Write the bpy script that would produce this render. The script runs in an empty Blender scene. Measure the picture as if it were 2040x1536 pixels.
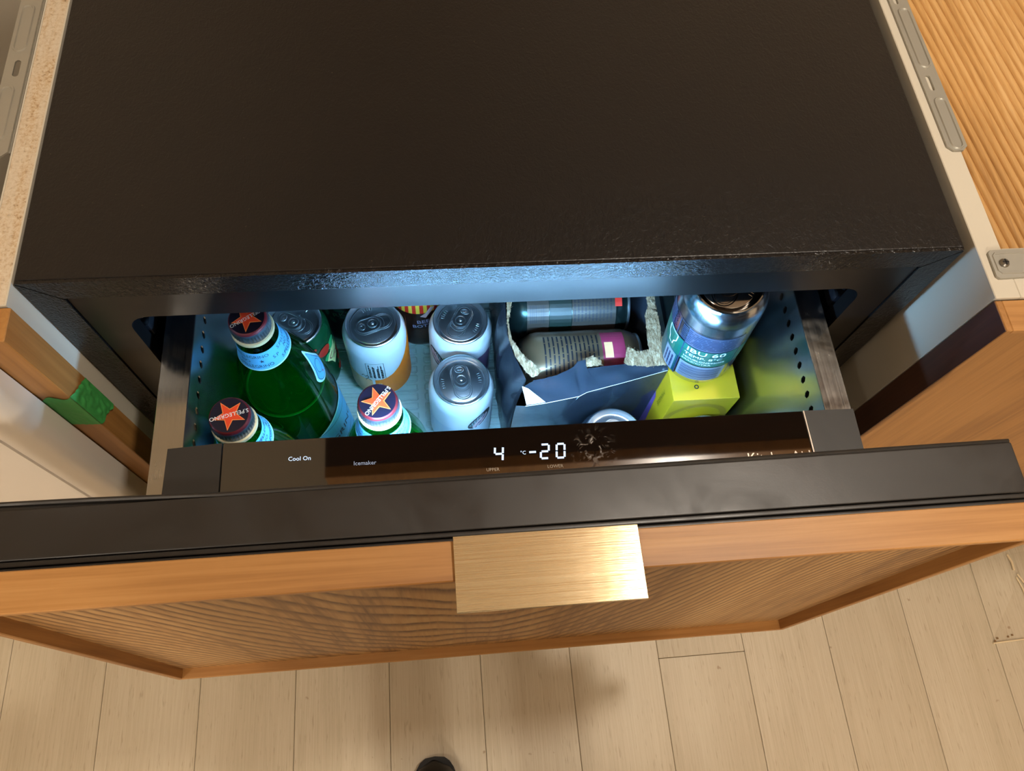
import bpy, bmesh, math, random
from mathutils import Vector, Matrix, noise
random.seed(7)
PI = math.pi
C = bpy.context.scene.collection
G = 0.865                      # height of the refrigerator top above the floor; coordinates below count z from that top
R = math.radians

# ------------------------------------------------------------------ camera, world, exposure
sc = bpy.context.scene
cd = bpy.data.cameras.new('camera'); cam = bpy.data.objects.new('camera', cd); C.objects.link(cam)
cam.location = (0.249926, -0.262678, 0.408084 + G)
cam.rotation_euler = (0.420555386, -0.0657440444, -0.0844788259)
cd.sensor_fit = 'HORIZONTAL'; cd.sensor_width = 36.0; cd.lens = 1517.354 / 2040 * 36.0
cd.clip_start = 0.01; cd.clip_end = 50
sc.camera = cam
sc.cycles.transparent_max_bounces = 24
sc.view_settings.view_transform = 'Standard'; sc.view_settings.look = 'None'
sc.view_settings.gamma = 1.0; sc.view_settings.use_curve_mapping = False
sc.view_settings.exposure = 0.0
w = bpy.data.worlds.new('world'); sc.world = w; w.use_nodes = True
w.node_tree.nodes['Background'].inputs[0].default_value = (1.0, 0.80, 0.60, 1)
w.node_tree.nodes['Background'].inputs[1].default_value = 0.25

def lamp(name, loc, size, energy, col, rot=(0, 0, 0), spread=180):
    l = bpy.data.lights.new(name, 'AREA'); l.shape = 'DISK'; l.size = size; l.energy = energy; l.color = col
    l.spread = R(spread)
    o = bpy.data.objects.new(name, l); C.objects.link(o); o.location = (loc[0], loc[1], loc[2] + G); o.rotation_euler = rot
    return o
WARM = (1.0, 0.90, 0.77)
LAMPS = [((0.92, -0.02, 1.515), 0.13, 18), ((-0.75, -0.85, 1.515), 0.14, 7)]
for i, (p_, s_, e_) in enumerate(LAMPS):
    lamp('downlight_lamp', p_, s_, e_, WARM)
LED_COL = (0.28, 0.61, 1.0); LED_POWER = 500.0

# ------------------------------------------------------------------ materials
def lin(h):
    h = h.lstrip('#'); o = []
    for i in (0, 2, 4):
        c = int(h[i:i+2], 16) / 255
        o.append(c / 12.92 if c <= .04045 else ((c + .055) / 1.055) ** 2.4)
    return (*o, 1)
class NT:
    def __init__(s, name):
        s.m = bpy.data.materials.new(name); s.m.use_nodes = True; s.t = s.m.node_tree; s.t.nodes.clear()
        s.out = s.n('ShaderNodeOutputMaterial'); s.b = s.n('ShaderNodeBsdfPrincipled'); s.l(s.b.outputs[0], s.out.inputs[0])
    def n(s, k, **kw):
        x = s.t.nodes.new(k)
        for a, v in kw.items(): setattr(x, a, v)
        return x
    def l(s, a, b): s.t.links.new(a, b)
    def coord(s, scale=(1, 1, 1), kind='Object', rot=(0, 0, 0), rnd=0):
        tc = s.n('ShaderNodeTexCoord'); mp = s.n('ShaderNodeMapping'); mp.inputs['Scale'].default_value = scale
        mp.inputs['Rotation'].default_value = rot
        src = tc.outputs[kind]
        if rnd:
            oi = s.n('ShaderNodeObjectInfo'); ml = s.n('ShaderNodeMath', operation='MULTIPLY'); ml.inputs[1].default_value = rnd
            s.l(oi.outputs['Random'], ml.inputs[0]); ad = s.n('ShaderNodeVectorMath', operation='ADD')
            s.l(src, ad.inputs[0]); s.l(ml.outputs[0], ad.inputs[1]); src = ad.outputs[0]
        s.l(src, mp.inputs[0]); return mp.outputs[0]
    def noise(s, v, scale, detail=3, rough=.5, dist=0):
        x = s.n('ShaderNodeTexNoise'); x.inputs['Scale'].default_value = scale; x.inputs['Detail'].default_value = detail
        x.inputs['Roughness'].default_value = rough; x.inputs['Distortion'].default_value = dist; s.l(v, x.inputs['Vector']); return x.outputs['Fac']
    def ramp(s, f, stops):
        x = s.n('ShaderNodeValToRGB'); e = x.color_ramp.elements
        while len(e) < len(stops): e.new(.5)
        for a, (p, c) in zip(e, stops):
            a.position = p; a.color = lin(c) if isinstance(c, str) else (c, c, c, 1)
        s.l(f, x.inputs[0]); return x.outputs[0]
    def mix(s, f, a, b, mode='MIX'):
        x = s.n('ShaderNodeMix', data_type='RGBA', blend_type=mode)
        for i, v in ((0, f), (6, a), (7, b)):
            if isinstance(v, str): x.inputs[i].default_value = lin(v)
            elif isinstance(v, (int, float)): x.inputs[i].default_value = v if i == 0 else (v, v, v, 1)
            elif isinstance(v, tuple): x.inputs[i].default_value = v
            else: s.l(v, x.inputs[i])
        return x.outputs[2]
    def bump(s, h, strength=.3, dist=.001):
        x = s.n('ShaderNodeBump'); x.inputs['Strength'].default_value = strength; x.inputs['Distance'].default_value = dist
        s.l(h, x.inputs['Height']); s.l(x.outputs[0], s.b.inputs['Normal']); return x
    def set(s, **k):
        for a, v in k.items():
            i = s.b.inputs[a.replace('_', ' ')]
            if isinstance(v, str): i.default_value = lin(v)
            elif isinstance(v, (int, float, tuple)): i.default_value = v
            else: s.l(v, i)
        return s
def plain(name, col, rough=.5, metal=0, bump=0, bscale=300, coat=0, var=0):
    m = NT(name); m.set(Base_Color=col, Roughness=rough, Metallic=metal, Coat_Weight=coat)
    if bump: m.bump(m.noise(m.coord(), bscale, 3), bump, .0006)
    if var:
        f = m.noise(m.coord(), 40, 4); c = lin(col)
        m.set(Base_Color=m.mix(f, tuple(x * (1 - var) for x in c[:3]) + (1,), tuple(min(1, x * (1 + var)) for x in c[:3]) + (1,)))
    return m.m
def emit(name, col, strength):
    m = NT(name); m.set(Base_Color='#000000', Emission_Color=col, Emission_Strength=strength, Roughness=.6); return m.m
def wood(name, dark, mid, light, axis=0, fine=1.0, rough=.42, cathedral=0, rnd=0, bump=.12, tone=None):
    m = NT(name)
    s = [240 * fine] * 3; s[axis] = 7 * fine
    v = m.coord(tuple(s), rnd=rnd)
    fib = m.noise(v, 1, 4, .6, .3)
    s2 = [26] * 3; s2[axis] = 2.2
    big = m.noise(m.coord(tuple(s2), rnd=rnd), 1, 3, .5, .6)
    f = m.ramp(m.mix(.5, fib, big), [(.30, dark), (.50, mid), (.68, light)])
    if cathedral:
        fld = m.noise(m.coord((5, 5, 1.6)), 1, 2, .5, .2)
        jit = m.noise(m.coord((70, 70, 12)), 1, 2)
        sp = m.n('ShaderNodeSeparateXYZ'); m.l(m.coord(), sp.inputs[0])
        def mth(op, a, b=None, c=None):
            x = m.n('ShaderNodeMath', operation=op)
            for q_, val in enumerate((a, b, c)):
                if val is None: continue
                if isinstance(val, (int, float)): x.inputs[q_].default_value = val
                else: m.l(val, x.inputs[q_])
            return x.outputs[0]
        dx = mth('ADD', sp.outputs[0], .0600); par = mth('MULTIPLY', mth('MULTIPLY', dx, dx), -11.0)
        fz = mth('ADD', par, sp.outputs[2]); fz = mth('MULTIPLY_ADD', fld, .34, fz); fz = mth('MULTIPLY_ADD', jit, .010, fz)
        k3 = m.n('ShaderNodeMath', operation='FRACT'); m.l(mth('MULTIPLY', fz, 27.0), k3.inputs[0])
        g = m.ramp(k3.outputs[0], [(.0, 0.0), (.45, .08), (.85, 1.0), (1, 0.0)])
        f = m.mix(m.mix(1.0, g, m.ramp(m.noise(v, 1, 4, .6), [(.3, .45), (.55, 1.0)]), 'MULTIPLY'), f, dark)
    if tone: f = m.mix(1.0, f, tone, 'MULTIPLY')
    m.set(Base_Color=f, Roughness=rough); m.bump(fib, bump, .0006)
    return m.m

def mat_leather(name='black_grained_shell', rough=.34, bs=.38, bd=.0012):
    m = NT(name)
    v = m.coord()
    a = m.noise(m.coord((1, .6, 1)), 330, 4, .55, 1.2)
    b = m.noise(v, 700, 2)
    dust = m.ramp(m.noise(v, 380, 1), [(.80, 0.0), (.84, 1.0)])
    m.set(Base_Color=m.mix(dust, '#161312', '#4a4036'), Roughness=rough, Specular_IOR_Level=.40)
    m.bump(m.mix(.25, a, b), bs, bd)
    return m.m
def mat_chipboard():
    m = NT('raw_chipboard')
    v = m.coord((1, 1, 1)); f = m.noise(v, 420, 4, .7, .4); big = m.noise(m.coord((1, .12, 1)), 210, 2)
    c = m.ramp(f, [(.30, '#735b40'), (.40, '#b59873'), (.52, '#c6b092'), (.72, '#d5c8b2')])
    m.set(Base_Color=m.mix(m.ramp(big, [(.35, 0.0), (.65, 1.0)]), c, m.mix(.65, c, '#cfc2ae')), Roughness=.85); m.bump(f, .5, .001)
    return m.m
def mat_steel(name, col, rough, axis, aniso=.6):
    m = NT(name); s = [900] * 3; s[axis] = 8
    f = m.noise(m.coord(tuple(s)), 1, 3)
    smear = m.noise(m.coord(), 22, 4, .6, 1.5)
    m.set(Base_Color=col, Metallic=1.0, Roughness=m.mix(.5, m.ramp(f, [(.3, rough * .7), (.7, rough * 1.35)]), m.ramp(smear, [(.35, rough * .6), (.7, rough * 1.7)])))
    m.bump(f, .04, .0002)
    return m.m
def mat_plank():
    m = NT('bleached_oak_planks')
    v = m.coord((1, 1, 1), rnd=17.0)
    fib = m.noise(m.coord((420, 9, 420), rnd=17.0), 1, 4, .6)
    tone = m.noise(m.coord((14, 1.2, 14), rnd=17.0), 1, 2)
    pore = m.noise(m.coord((420, 40, 420), rnd=17.0), 1, 2, .5)
    spot = m.ramp(m.noise(v, 60, 2, .4), [(.76, 0.0), (.80, .55)])
    c = m.ramp(m.mix(.5, fib, tone), [(.32, '#ada088'), (.5, '#bbae98'), (.66, '#c5baa5')])
    c = m.mix(m.ramp(pore, [(.28, .40), (.38, 0.0)]), c, '#8f7a60')
    c = m.mix(spot, c, '#7d5b3b')
    oi = m.n('ShaderNodeObjectInfo'); c = m.mix(m.ramp(oi.outputs['Random'], [(0, .0), (1, .25)]), c, '#a89980')
    m.set(Base_Color=c, Roughness=.42, Specular_IOR_Level=.35); m.bump(fib, .15, .0005)
    return m.m
def mat_panel_glass():
    m = NT('glossy_display_glass')
    v = m.coord()
    d = m.n('ShaderNodeVectorMath', operation='DISTANCE'); d.inputs[1].default_value = (.0505, -.373, .777); m.l(v, d.inputs[0])
    near = m.ramp(d.outputs['Value'], [(.006, 1.0), (.020, 0.0)])
    sm = m.ramp(m.noise(v, 150, 3, .6, 1.2), [(.52, 0.0), (.66, .5)])
    k = m.mix(1.0, near, sm, 'MULTIPLY')
    m.set(Base_Color=m.mix(k, '#0f0b09', '#6f675e'), Roughness=m.mix(k, .03, .5), IOR=2.3)
    return m.m
def mat_satin(name, col, r0, r1, spec=.5):
    m = NT(name); s = m.noise(m.coord(), 14, 4, .6, 1.0)
    m.set(Base_Color=col, Specular_IOR_Level=spec, Roughness=m.ramp(s, [(.35, r0), (.7, r1)])); m.bump(m.noise(m.coord(), 900, 2), .05, .0003); return m.m
def mat_kraft():
    m = NT('torn_kraft_fibre'); v = m.coord()
    f = m.noise(m.coord((1, .35, 1)), 500, 4, .7)
    m.set(Base_Color=m.ramp(f, [(.3, '#6d5236'), (.5, '#a88a68'), (.7, '#cdb797')]), Roughness=.95); m.bump(f, 1.0, .003); return m.m
def mat_glass(name, col, rough=0.02):
    m = NT(name); m.set(Base_Color=col, Roughness=rough, IOR=1.5, Transmission_Weight=1.0); return m.m
def mat_film():
    m = NT('clear_film'); m.set(Base_Color='#c8b596', Roughness=.25, Alpha=.05); return m.m

M = {}
M['shell'] = mat_leather()
M['flange'] = mat_leather('black_grained_flange', .22, .55, .0018)
M['bezel'] = mat_satin('black_smooth_bezel', '#0d0c0d', .30, .40, .38)
M['liner'] = plain('dark_liner', '#15151a', .35)
M['cap'] = mat_satin('black_end_cap', '#2b2927', .40, .52)
M['band'] = mat_satin('black_door_rim', '#252220', .30, .48)
M['glass'] = mat_panel_glass()
M['steel'] = mat_steel('brushed_steel_rail', '#b9b6b0', .20, 1)
def mat_bin():
    m = NT('smeared_steel_bin'); sm = m.noise(m.coord((1, .35, 1)), 14, 2, .5, .4)
    m.set(Base_Color='#b9c0c3', Metallic=1.0, Roughness=m.ramp(sm, [(.2, .17), (.8, .32)])); return m.m
M['bin'] = mat_bin()
M['zinc'] = plain('galvanised_steel', '#a9a69c', .45, .6, .10, 60)
M['white'] = plain('white_melamine', '#c4bcac', .38)
M['white2'] = plain('white_lacquer', '#d8cfc4', .45)
M['chip'] = mat_chipboard()
M['oakx'] = wood('oak_grain_across', '#855628', '#a87740', '#b88850', 0, 1.0, .45)
M['oakz'] = wood('oak_grain_upright', '#7f5327', '#a0703a', '#b07f46', 2, 1.0, .45)
M['oakboard'] = wood('oak_board_cathedral', '#5c3a1c', '#ad8350', '#bf9863', 2, .8, .5, cathedral=1)
M['oaky'] = wood('brushed_ribbed_wood', '#a87a44', '#cb9c5e', '#dab076', 1, 1.2, .6, bump=.5)
M['walnut'] = wood('dark_walnut', '#2c1b12', '#3e281a', '#4d3322', 0, 1.0, .5)
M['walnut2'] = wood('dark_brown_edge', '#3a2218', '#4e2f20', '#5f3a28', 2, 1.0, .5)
M['plank'] = mat_plank()
M['under'] = plain('dark_subfloor', '#4a3b2b', .9)
M['brass'] = None
def mat_brass():
    m = NT('brushed_brass'); f = m.noise(m.coord((14, 1400, 1400)), 1, 3, .6)
    m.set(Base_Color=m.ramp(f, [(.3, '#d2bd94'), (.7, '#e2d2ae')]), Metallic=.78, Roughness=.15); m.bump(f, .30, .00035); return m.m
M['brass'] = mat_brass()
M['mat'] = plain('milky_ribbed_mat', '#b9ccc8', .35, 0, 0)
M['tape'] = plain('green_masking_tape', '#3f9a4b', .6, 0, .4, 120)
M['lamp'] = emit('lamp_diffuser', '#ffdcb0', 12)
M['globe'] = emit('added_globe_light', '#ffeeda', 0); M['globe'].node_tree.nodes['Principled BSDF'].inputs['Emission Color'].default_value = (*WARM, 1); M['globe'].node_tree.nodes['Principled BSDF'].inputs['Emission Strength'].default_value = 150
M['led'] = emit('cool_led', '#ffffff', 1); _e = M['led'].node_tree.nodes['Principled BSDF']
_e.inputs['Emission Color'].default_value = (*LED_COL, 1); _e.inputs['Emission Strength'].default_value = LED_POWER
M['digit'] = emit('display_white', '#cfe4ff', 1.5)
M['dim'] = emit('display_text_glow', '#dfe8ff', .45)
M['print_grey'] = plain('panel_print_grey', '#b6aa98', .5)
M['silver'] = plain('polished_badge', '#cfc4b6', .3, .6)
M['screw'] = plain('screw_steel', '#8f8c86', .3, 1)
M['black'] = plain('black_void', '#060606', .8)
M['wall'] = plain('painted_wall', '#d9cbb6', .8); M['ceil'] = plain('white_ceiling', '#e8e0d2', .9)
M['lid'] = plain('can_lid_aluminium', '#d6dbdf', .29, 1, .06, 500)
M['lid_dark'] = plain('mirror_lid_aluminium', '#8f8a86', .12, 1)
M['can_white'] = plain('white_can_paint', '#dfe6ea', .28, .15)
M['can_silver'] = plain('silver_can_metal', '#c6ccd2', .2, 1)
M['can_green'] = plain('dark_green_can', '#0b4a2a', .25, .25)
M['can_brown'] = plain('brown_can', '#2a120a', .28, .2)
M['can_black'] = plain('black_can', '#10130f', .28, .2)
M['ink'] = plain('navy_ink', '#1c2a4c', .5)
M['inkblack'] = plain('black_ink', '#191b22', .5)
M['inkwhite'] = plain('white_ink', '#e8efee', .5)
M['red'] = plain('red_ink', '#cf2a1c', .4)
M['orange'] = plain('orange_ink', '#ff8412', .35)
M['peach'] = plain('peach_ink', '#f0b884', .4)
M['green1'] = plain('mid_green_ink', '#149a55', .35)
M['green2'] = plain('deep_green_ink', '#06604a', .35)
M['leafgreen'] = plain('light_green_ink', '#2fae66', .35)
M['lemon'] = plain('pale_yellow_ink', '#e2e49a', .4)
M['teal'] = plain('teal_ink', '#056150', .3, .3)
M['tealdark'] = plain('dark_teal_ink', '#0b4f55', .3, .3)
M['pink'] = plain('pink_ink', '#98304f', .4)
M['mauve'] = plain('mauve_ink', '#6f5878', .4)
M['pinkpale'] = plain('pale_pink_ink', '#cdb4ba', .4)
M['greyink'] = plain('dark_teal_metal', '#2a3a38', .25, .8)
M['labelpanel'] = plain('pale_label_panel', '#7f8b9c', .35, .3); M['textpanel'] = plain('steel_blue_panel', '#566078', .3, .5)
M['panelgrey'] = plain('dull_grey_panel', '#423b35', .35, .4)
M['yellowlabel'] = plain('olive_label', '#80694f', .3, .5)
M['yellow'] = plain('lime_yellow_card', '#b39213', .42)
M['yellow_dark'] = plain('olive_print', '#6b6a12', .5)
M['purple'] = plain('purple_print', '#6a4a8c', .5)
M['gold'] = plain('gold_reflection', '#9b7a1e', .4)
M['card'] = plain('glossy_navy_card', '#3c4552', .17, 0, .2, 45, .5)
M['cardin'] = plain('brown_card_inside', '#6d4c30', .85)
M['cardwhite'] = plain('white_torn_paper', '#e9e6de', .8)
M['kraft'] = mat_kraft()
def mat_thin_glass(name, tint, rough=.03):
    m = NT(name); tr = m.n('ShaderNodeBsdfTransparent'); tr.inputs[0].default_value = lin(tint)
    gl = m.n('ShaderNodeBsdfGlossy'); gl.inputs['Roughness'].default_value = rough
    lw = m.n('ShaderNodeLayerWeight'); pw = m.n('ShaderNodeMath', operation='POWER'); m.l(lw.outputs['Facing'], pw.inputs[0]); pw.inputs[1].default_value = 4
    fr_ = m.n('ShaderNodeMath', operation='MULTIPLY_ADD'); m.l(pw.outputs[0], fr_.inputs[0]); fr_.inputs[1].default_value = .6; fr_.inputs[2].default_value = .04
    mx = m.n('ShaderNodeMixShader'); m.l(fr_.outputs[0], mx.inputs[0]); m.l(tr.outputs[0], mx.inputs[1]); m.l(gl.outputs[0], mx.inputs[2])
    m.t.nodes.remove(m.b); m.l(mx.outputs[0], m.out.inputs[0]); return m.m
def mat_cloudy(name, tint, body, fac):
    m = NT(name); tr = m.n('ShaderNodeBsdfTransparent'); tr.inputs[0].default_value = lin(tint)
    tl = m.n('ShaderNodeBsdfTranslucent'); tl.inputs[0].default_value = lin(body); df = m.n('ShaderNodeBsdfDiffuse'); df.inputs[0].default_value = lin(body)
    a = m.n('ShaderNodeMixShader'); m.l(tl.outputs[0], a.inputs[1]); m.l(df.outputs[0], a.inputs[2])
    mx = m.n('ShaderNodeMixShader'); mx.inputs[0].default_value = fac; m.l(tr.outputs[0], mx.inputs[1]); m.l(a.outputs[0], mx.inputs[2])
    m.t.nodes.remove(m.b); m.l(mx.outputs[0], m.out.inputs[0]); return m.m
M['bottle'] = mat_thin_glass('green_bottle_glass', '#a5dfb4')
M['water'] = mat_cloudy('green_tinted_water', '#a6e8b4', '#2fc866', .42)
M['waterline'] = mat_cloudy('bright_green_water_line', '#b0f0b8', '#5be08a', .7)
M['cap_navy'] = plain('navy_cap_paint', '#171526', .3)
M['cap_red'] = plain('dark_red_cap_rim', '#571519', .3, .2)
M['cap_metal'] = plain('bare_cap_metal', '#6d7480', .28, .9)
M['cap_ring'] = plain('cream_cap_ring', '#cdb68a', .4, .2)
M['star'] = plain('orange_red_star', '#e2451c', .45)
M['starline'] = plain('star_outline', '#f08a4a', .45)
M['labelblue'] = plain('light_blue_label', '#5fb4e0', .45)
M['labelpale'] = plain('pale_blue_label_edge', '#b9e4ee', .45)
M['rubber'] = plain('black_shoe_leather', '#0c0b0c', .5, 0, .3, 300)
M['sole'] = plain('black_sole', '#131110', .7)
M['jumper'] = plain('grey_jumper', '#4a4d52', .9); M['trousers'] = plain('dark_trousers', '#23252c', .9); M['skin'] = plain('skin', '#c99a7c', .55); M['hair'] = plain('brown_hair', '#2c2019', .7)
M['film'] = mat_film(); M['filmedge'] = plain('frayed_film_edge', '#d8c5a2', .5)
M['splinter'] = plain('dark_splinter', '#7b5f3d', .8)

# ------------------------------------------------------------------ mesh helpers
class MB:
    def __init__(s): s.b = bmesh.new(); s.mi = 0; s.bev = False
    def _f(s, vs):
        try: f = s.b.faces.new(vs); f.material_index = s.mi; return f
        except ValueError: return None
    def face(s, pts): return s._f([s.b.verts.new(p) for p in pts])
    def box(s, x0, x1, y0, y1, z0, z1, bev=0, seg=2):
        r = bmesh.ops.create_cube(s.b, size=1)
        vs = r['verts']
        for v in vs: v.co = ((x0 + x1) / 2 + v.co.x * (x1 - x0), (y0 + y1) / 2 + v.co.y * (y1 - y0), (z0 + z1) / 2 + v.co.z * (z1 - z0))
        fs = {f for v in vs for f in v.link_faces}
        for f in fs: f.material_index = s.mi
        if bev:
            s.bev = True
            es = list({e for v in vs for e in v.link_edges})
            rr = bmesh.ops.bevel(s.b, geom=es, offset=bev, segments=seg, affect='EDGES', profile=.5)
            for f in rr['faces']: f.material_index = s.mi
        return s
    def prism(s, pts, d, holes=()):
        """polygon (list of 3d points, optional hole loops) extruded by vector d"""
        d = Vector(d); loops = [list(map(Vector, pts))] + [list(map(Vector, h)) for h in holes]
        tmp = bmesh.new(); es = []
        for lp in loops:
            vs = [tmp.verts.new(p) for p in lp]
            es += [tmp.edges.new((vs[i], vs[(i + 1) % len(vs)])) for i in range(len(vs))]
        bmesh.ops.triangle_fill(tmp, use_beauty=True, edges=es)
        tmp.verts.index_update()
        co = [v.co.copy() for v in tmp.verts]; fc = [[v.index for v in f.verts] for f in tmp.faces]; tmp.free()
        a = [s.b.verts.new(c) for c in co]; b = [s.b.verts.new(c + d) for c in co]
        for f in fc: s._f([a[i] for i in f]); s._f([b[i] for i in reversed(f)])
        k = 0
        for lp in loops:
            n = len(lp)
            for i in range(n): s._f([a[k + i], a[k + (i + 1) % n], b[k + (i + 1) % n], b[k + i]])
            k += n
        return s
    def tube(s, path, r, seg=8, closed=False):
        P = [Vector(p) for p in path]; n = len(P); rings = []
        for i in range(n):
            a = P[(i - 1) % n] if closed or i else P[0]; b = P[(i + 1) % n] if closed or i < n - 1 else P[-1]
            t = (b - a).normalized(); u = t.orthogonal().normalized()
            up = Vector((0, 0, 1)) if abs(t.z) < .9 else Vector((1, 0, 0))
            u = t.cross(up).normalized(); v = u.cross(t)
            rings.append([s.b.verts.new(P[i] + r * (math.cos(2 * PI * k / seg) * u + math.sin(2 * PI * k / seg) * v)) for k in range(seg)])
        for i in range(n if closed else n - 1):
            A, B = rings[i], rings[(i + 1) % n]
            for k in range(seg): s._f([A[k], A[(k + 1) % seg], B[(k + 1) % seg], B[k]])
        if not closed: s._f(rings[0][::-1]); s._f(rings[-1])
        return s
    def lathe(s, prof, c=(0, 0, 0), seg=40, mats=None, ribs=None):
        """profile of (r, z); mats: material index per band; ribs=(band indices, n, depth)"""
        rings = []
        for j, (r, z) in enumerate(prof):
            if r < 1e-6: rings.append([s.b.verts.new((c[0], c[1], c[2] + z))]); continue
            row = []
            for k in range(seg):
                a = 2 * PI * k / seg; rr = r
                if ribs and j in ribs[0]: rr = r + ribs[2] * (1 if (k % 2) else -1)
                row.append(s.b.verts.new((c[0] + rr * math.cos(a), c[1] + rr * math.sin(a), c[2] + z)))
            rings.append(row)
        for j in range(len(rings) - 1):
            if mats: s.mi = mats[j]
            A, B = rings[j], rings[j + 1]
            for k in range(seg):
                k2 = (k + 1) % seg
                if len(A) == 1 and len(B) == 1: continue
                if len(A) == 1: s._f([A[0], B[k2], B[k]])
                elif len(B) == 1: s._f([A[k], A[k2], B[0]])
                else: s._f([A[k], A[k2], B[k2], B[k]])
        s.mi = 0
        return s
    def grid(s, fn, nu, nv, closed_u=False):
        vs = [[s.b.verts.new(fn(i / nu, j / nv)) for j in range(nv + 1)] for i in range(nu + (0 if closed_u else 1))]
        for i in range(nu):
            for j in range(nv):
                A = vs[i]; B = vs[(i + 1) % len(vs)]
                s._f([A[j], B[j], B[j + 1], A[j + 1]])
        return s
    def xf(s, m): bmesh.ops.transform(s.b, matrix=m, verts=s.b.verts); return s
ROOT = {}
def tag(o, label=None, cat=None, group=None, kind=None):
    for k, v in (('label', label), ('category', cat), ('group', group), ('kind', kind)):
        if v: o[k] = v
    return o
TOPS = []
def thing(name, label, cat, loc=(0, 0, 0), group=None, rot=(0, 0, 0)):
    o = bpy.data.objects.new(name, None); C.objects.link(o); o.location = loc; o.rotation_euler = rot; o.empty_display_size = .02
    tag(o, label, cat, group); ROOT[o.name] = Vector(loc); TOPS.append(o); return o
def obj(name, mb, mats, parent=None, world=True, kind=None, loc=None, sharp=27, label=None, recalc=True):
    """one mesh object; world=True: vertices are in scene coordinates (z from the fridge top), shifted to the root of the parent"""
    b = mb.b
    o_loc = Vector(loc) if loc else Vector((0, 0, 0))
    if world:
        base = ROOT[parent.name] if parent else o_loc
        bmesh.ops.translate(b, verts=b.verts, vec=-base)
    if recalc: bmesh.ops.recalc_face_normals(b, faces=b.faces)
    me = bpy.data.meshes.new(name); b.to_mesh(me); b.free()
    for m in (mats if isinstance(mats, (list, tuple)) else [mats]): me.materials.append(m)
    me.polygons.foreach_set('use_smooth', [True] * len(me.polygons)); me.set_sharp_from_angle(angle=R(sharp))
    o = bpy.data.objects.new(name, me); C.objects.link(o)
    if parent: o.parent = parent; ROOT[o.name] = ROOT[parent.name]
    else: o.location = o_loc; ROOT[o.name] = o_loc; TOPS.append(o)
    if kind: o['kind'] = kind
    if label: o['label'] = label
    if mb.bev: wn = o.modifiers.new('normals', 'WEIGHTED_NORMAL'); wn.keep_sharp = True; wn.weight = 100
    return o
def stadium(cx, cy, L, Wd, ang, n=8):
    """points of a stadium with its long axis along ang"""
    r = Wd / 2; h = L / 2 - r; out = []
    for k in range(n + 1):
        a = -PI / 2 + PI * k / n; out.append((h + r * math.cos(a), r * math.sin(a)))
    for k in range(n + 1):
        a = PI / 2 + PI * k / n; out.append((-h + r * math.cos(a), r * math.sin(a)))
    c, s = math.cos(ang), math.sin(ang)
    return [(cx + x * c - y * s, cy + x * s + y * c) for x, y in out]
def ellipse(cx, cy, a, b, ang=0, n=20):
    c, s = math.cos(ang), math.sin(ang)
    return [(cx + a * math.cos(t) * c - b * math.sin(t) * s, cy + a * math.cos(t) * s + b * math.sin(t) * c) for t in [2 * PI * k / n for k in range(n)]]

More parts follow.
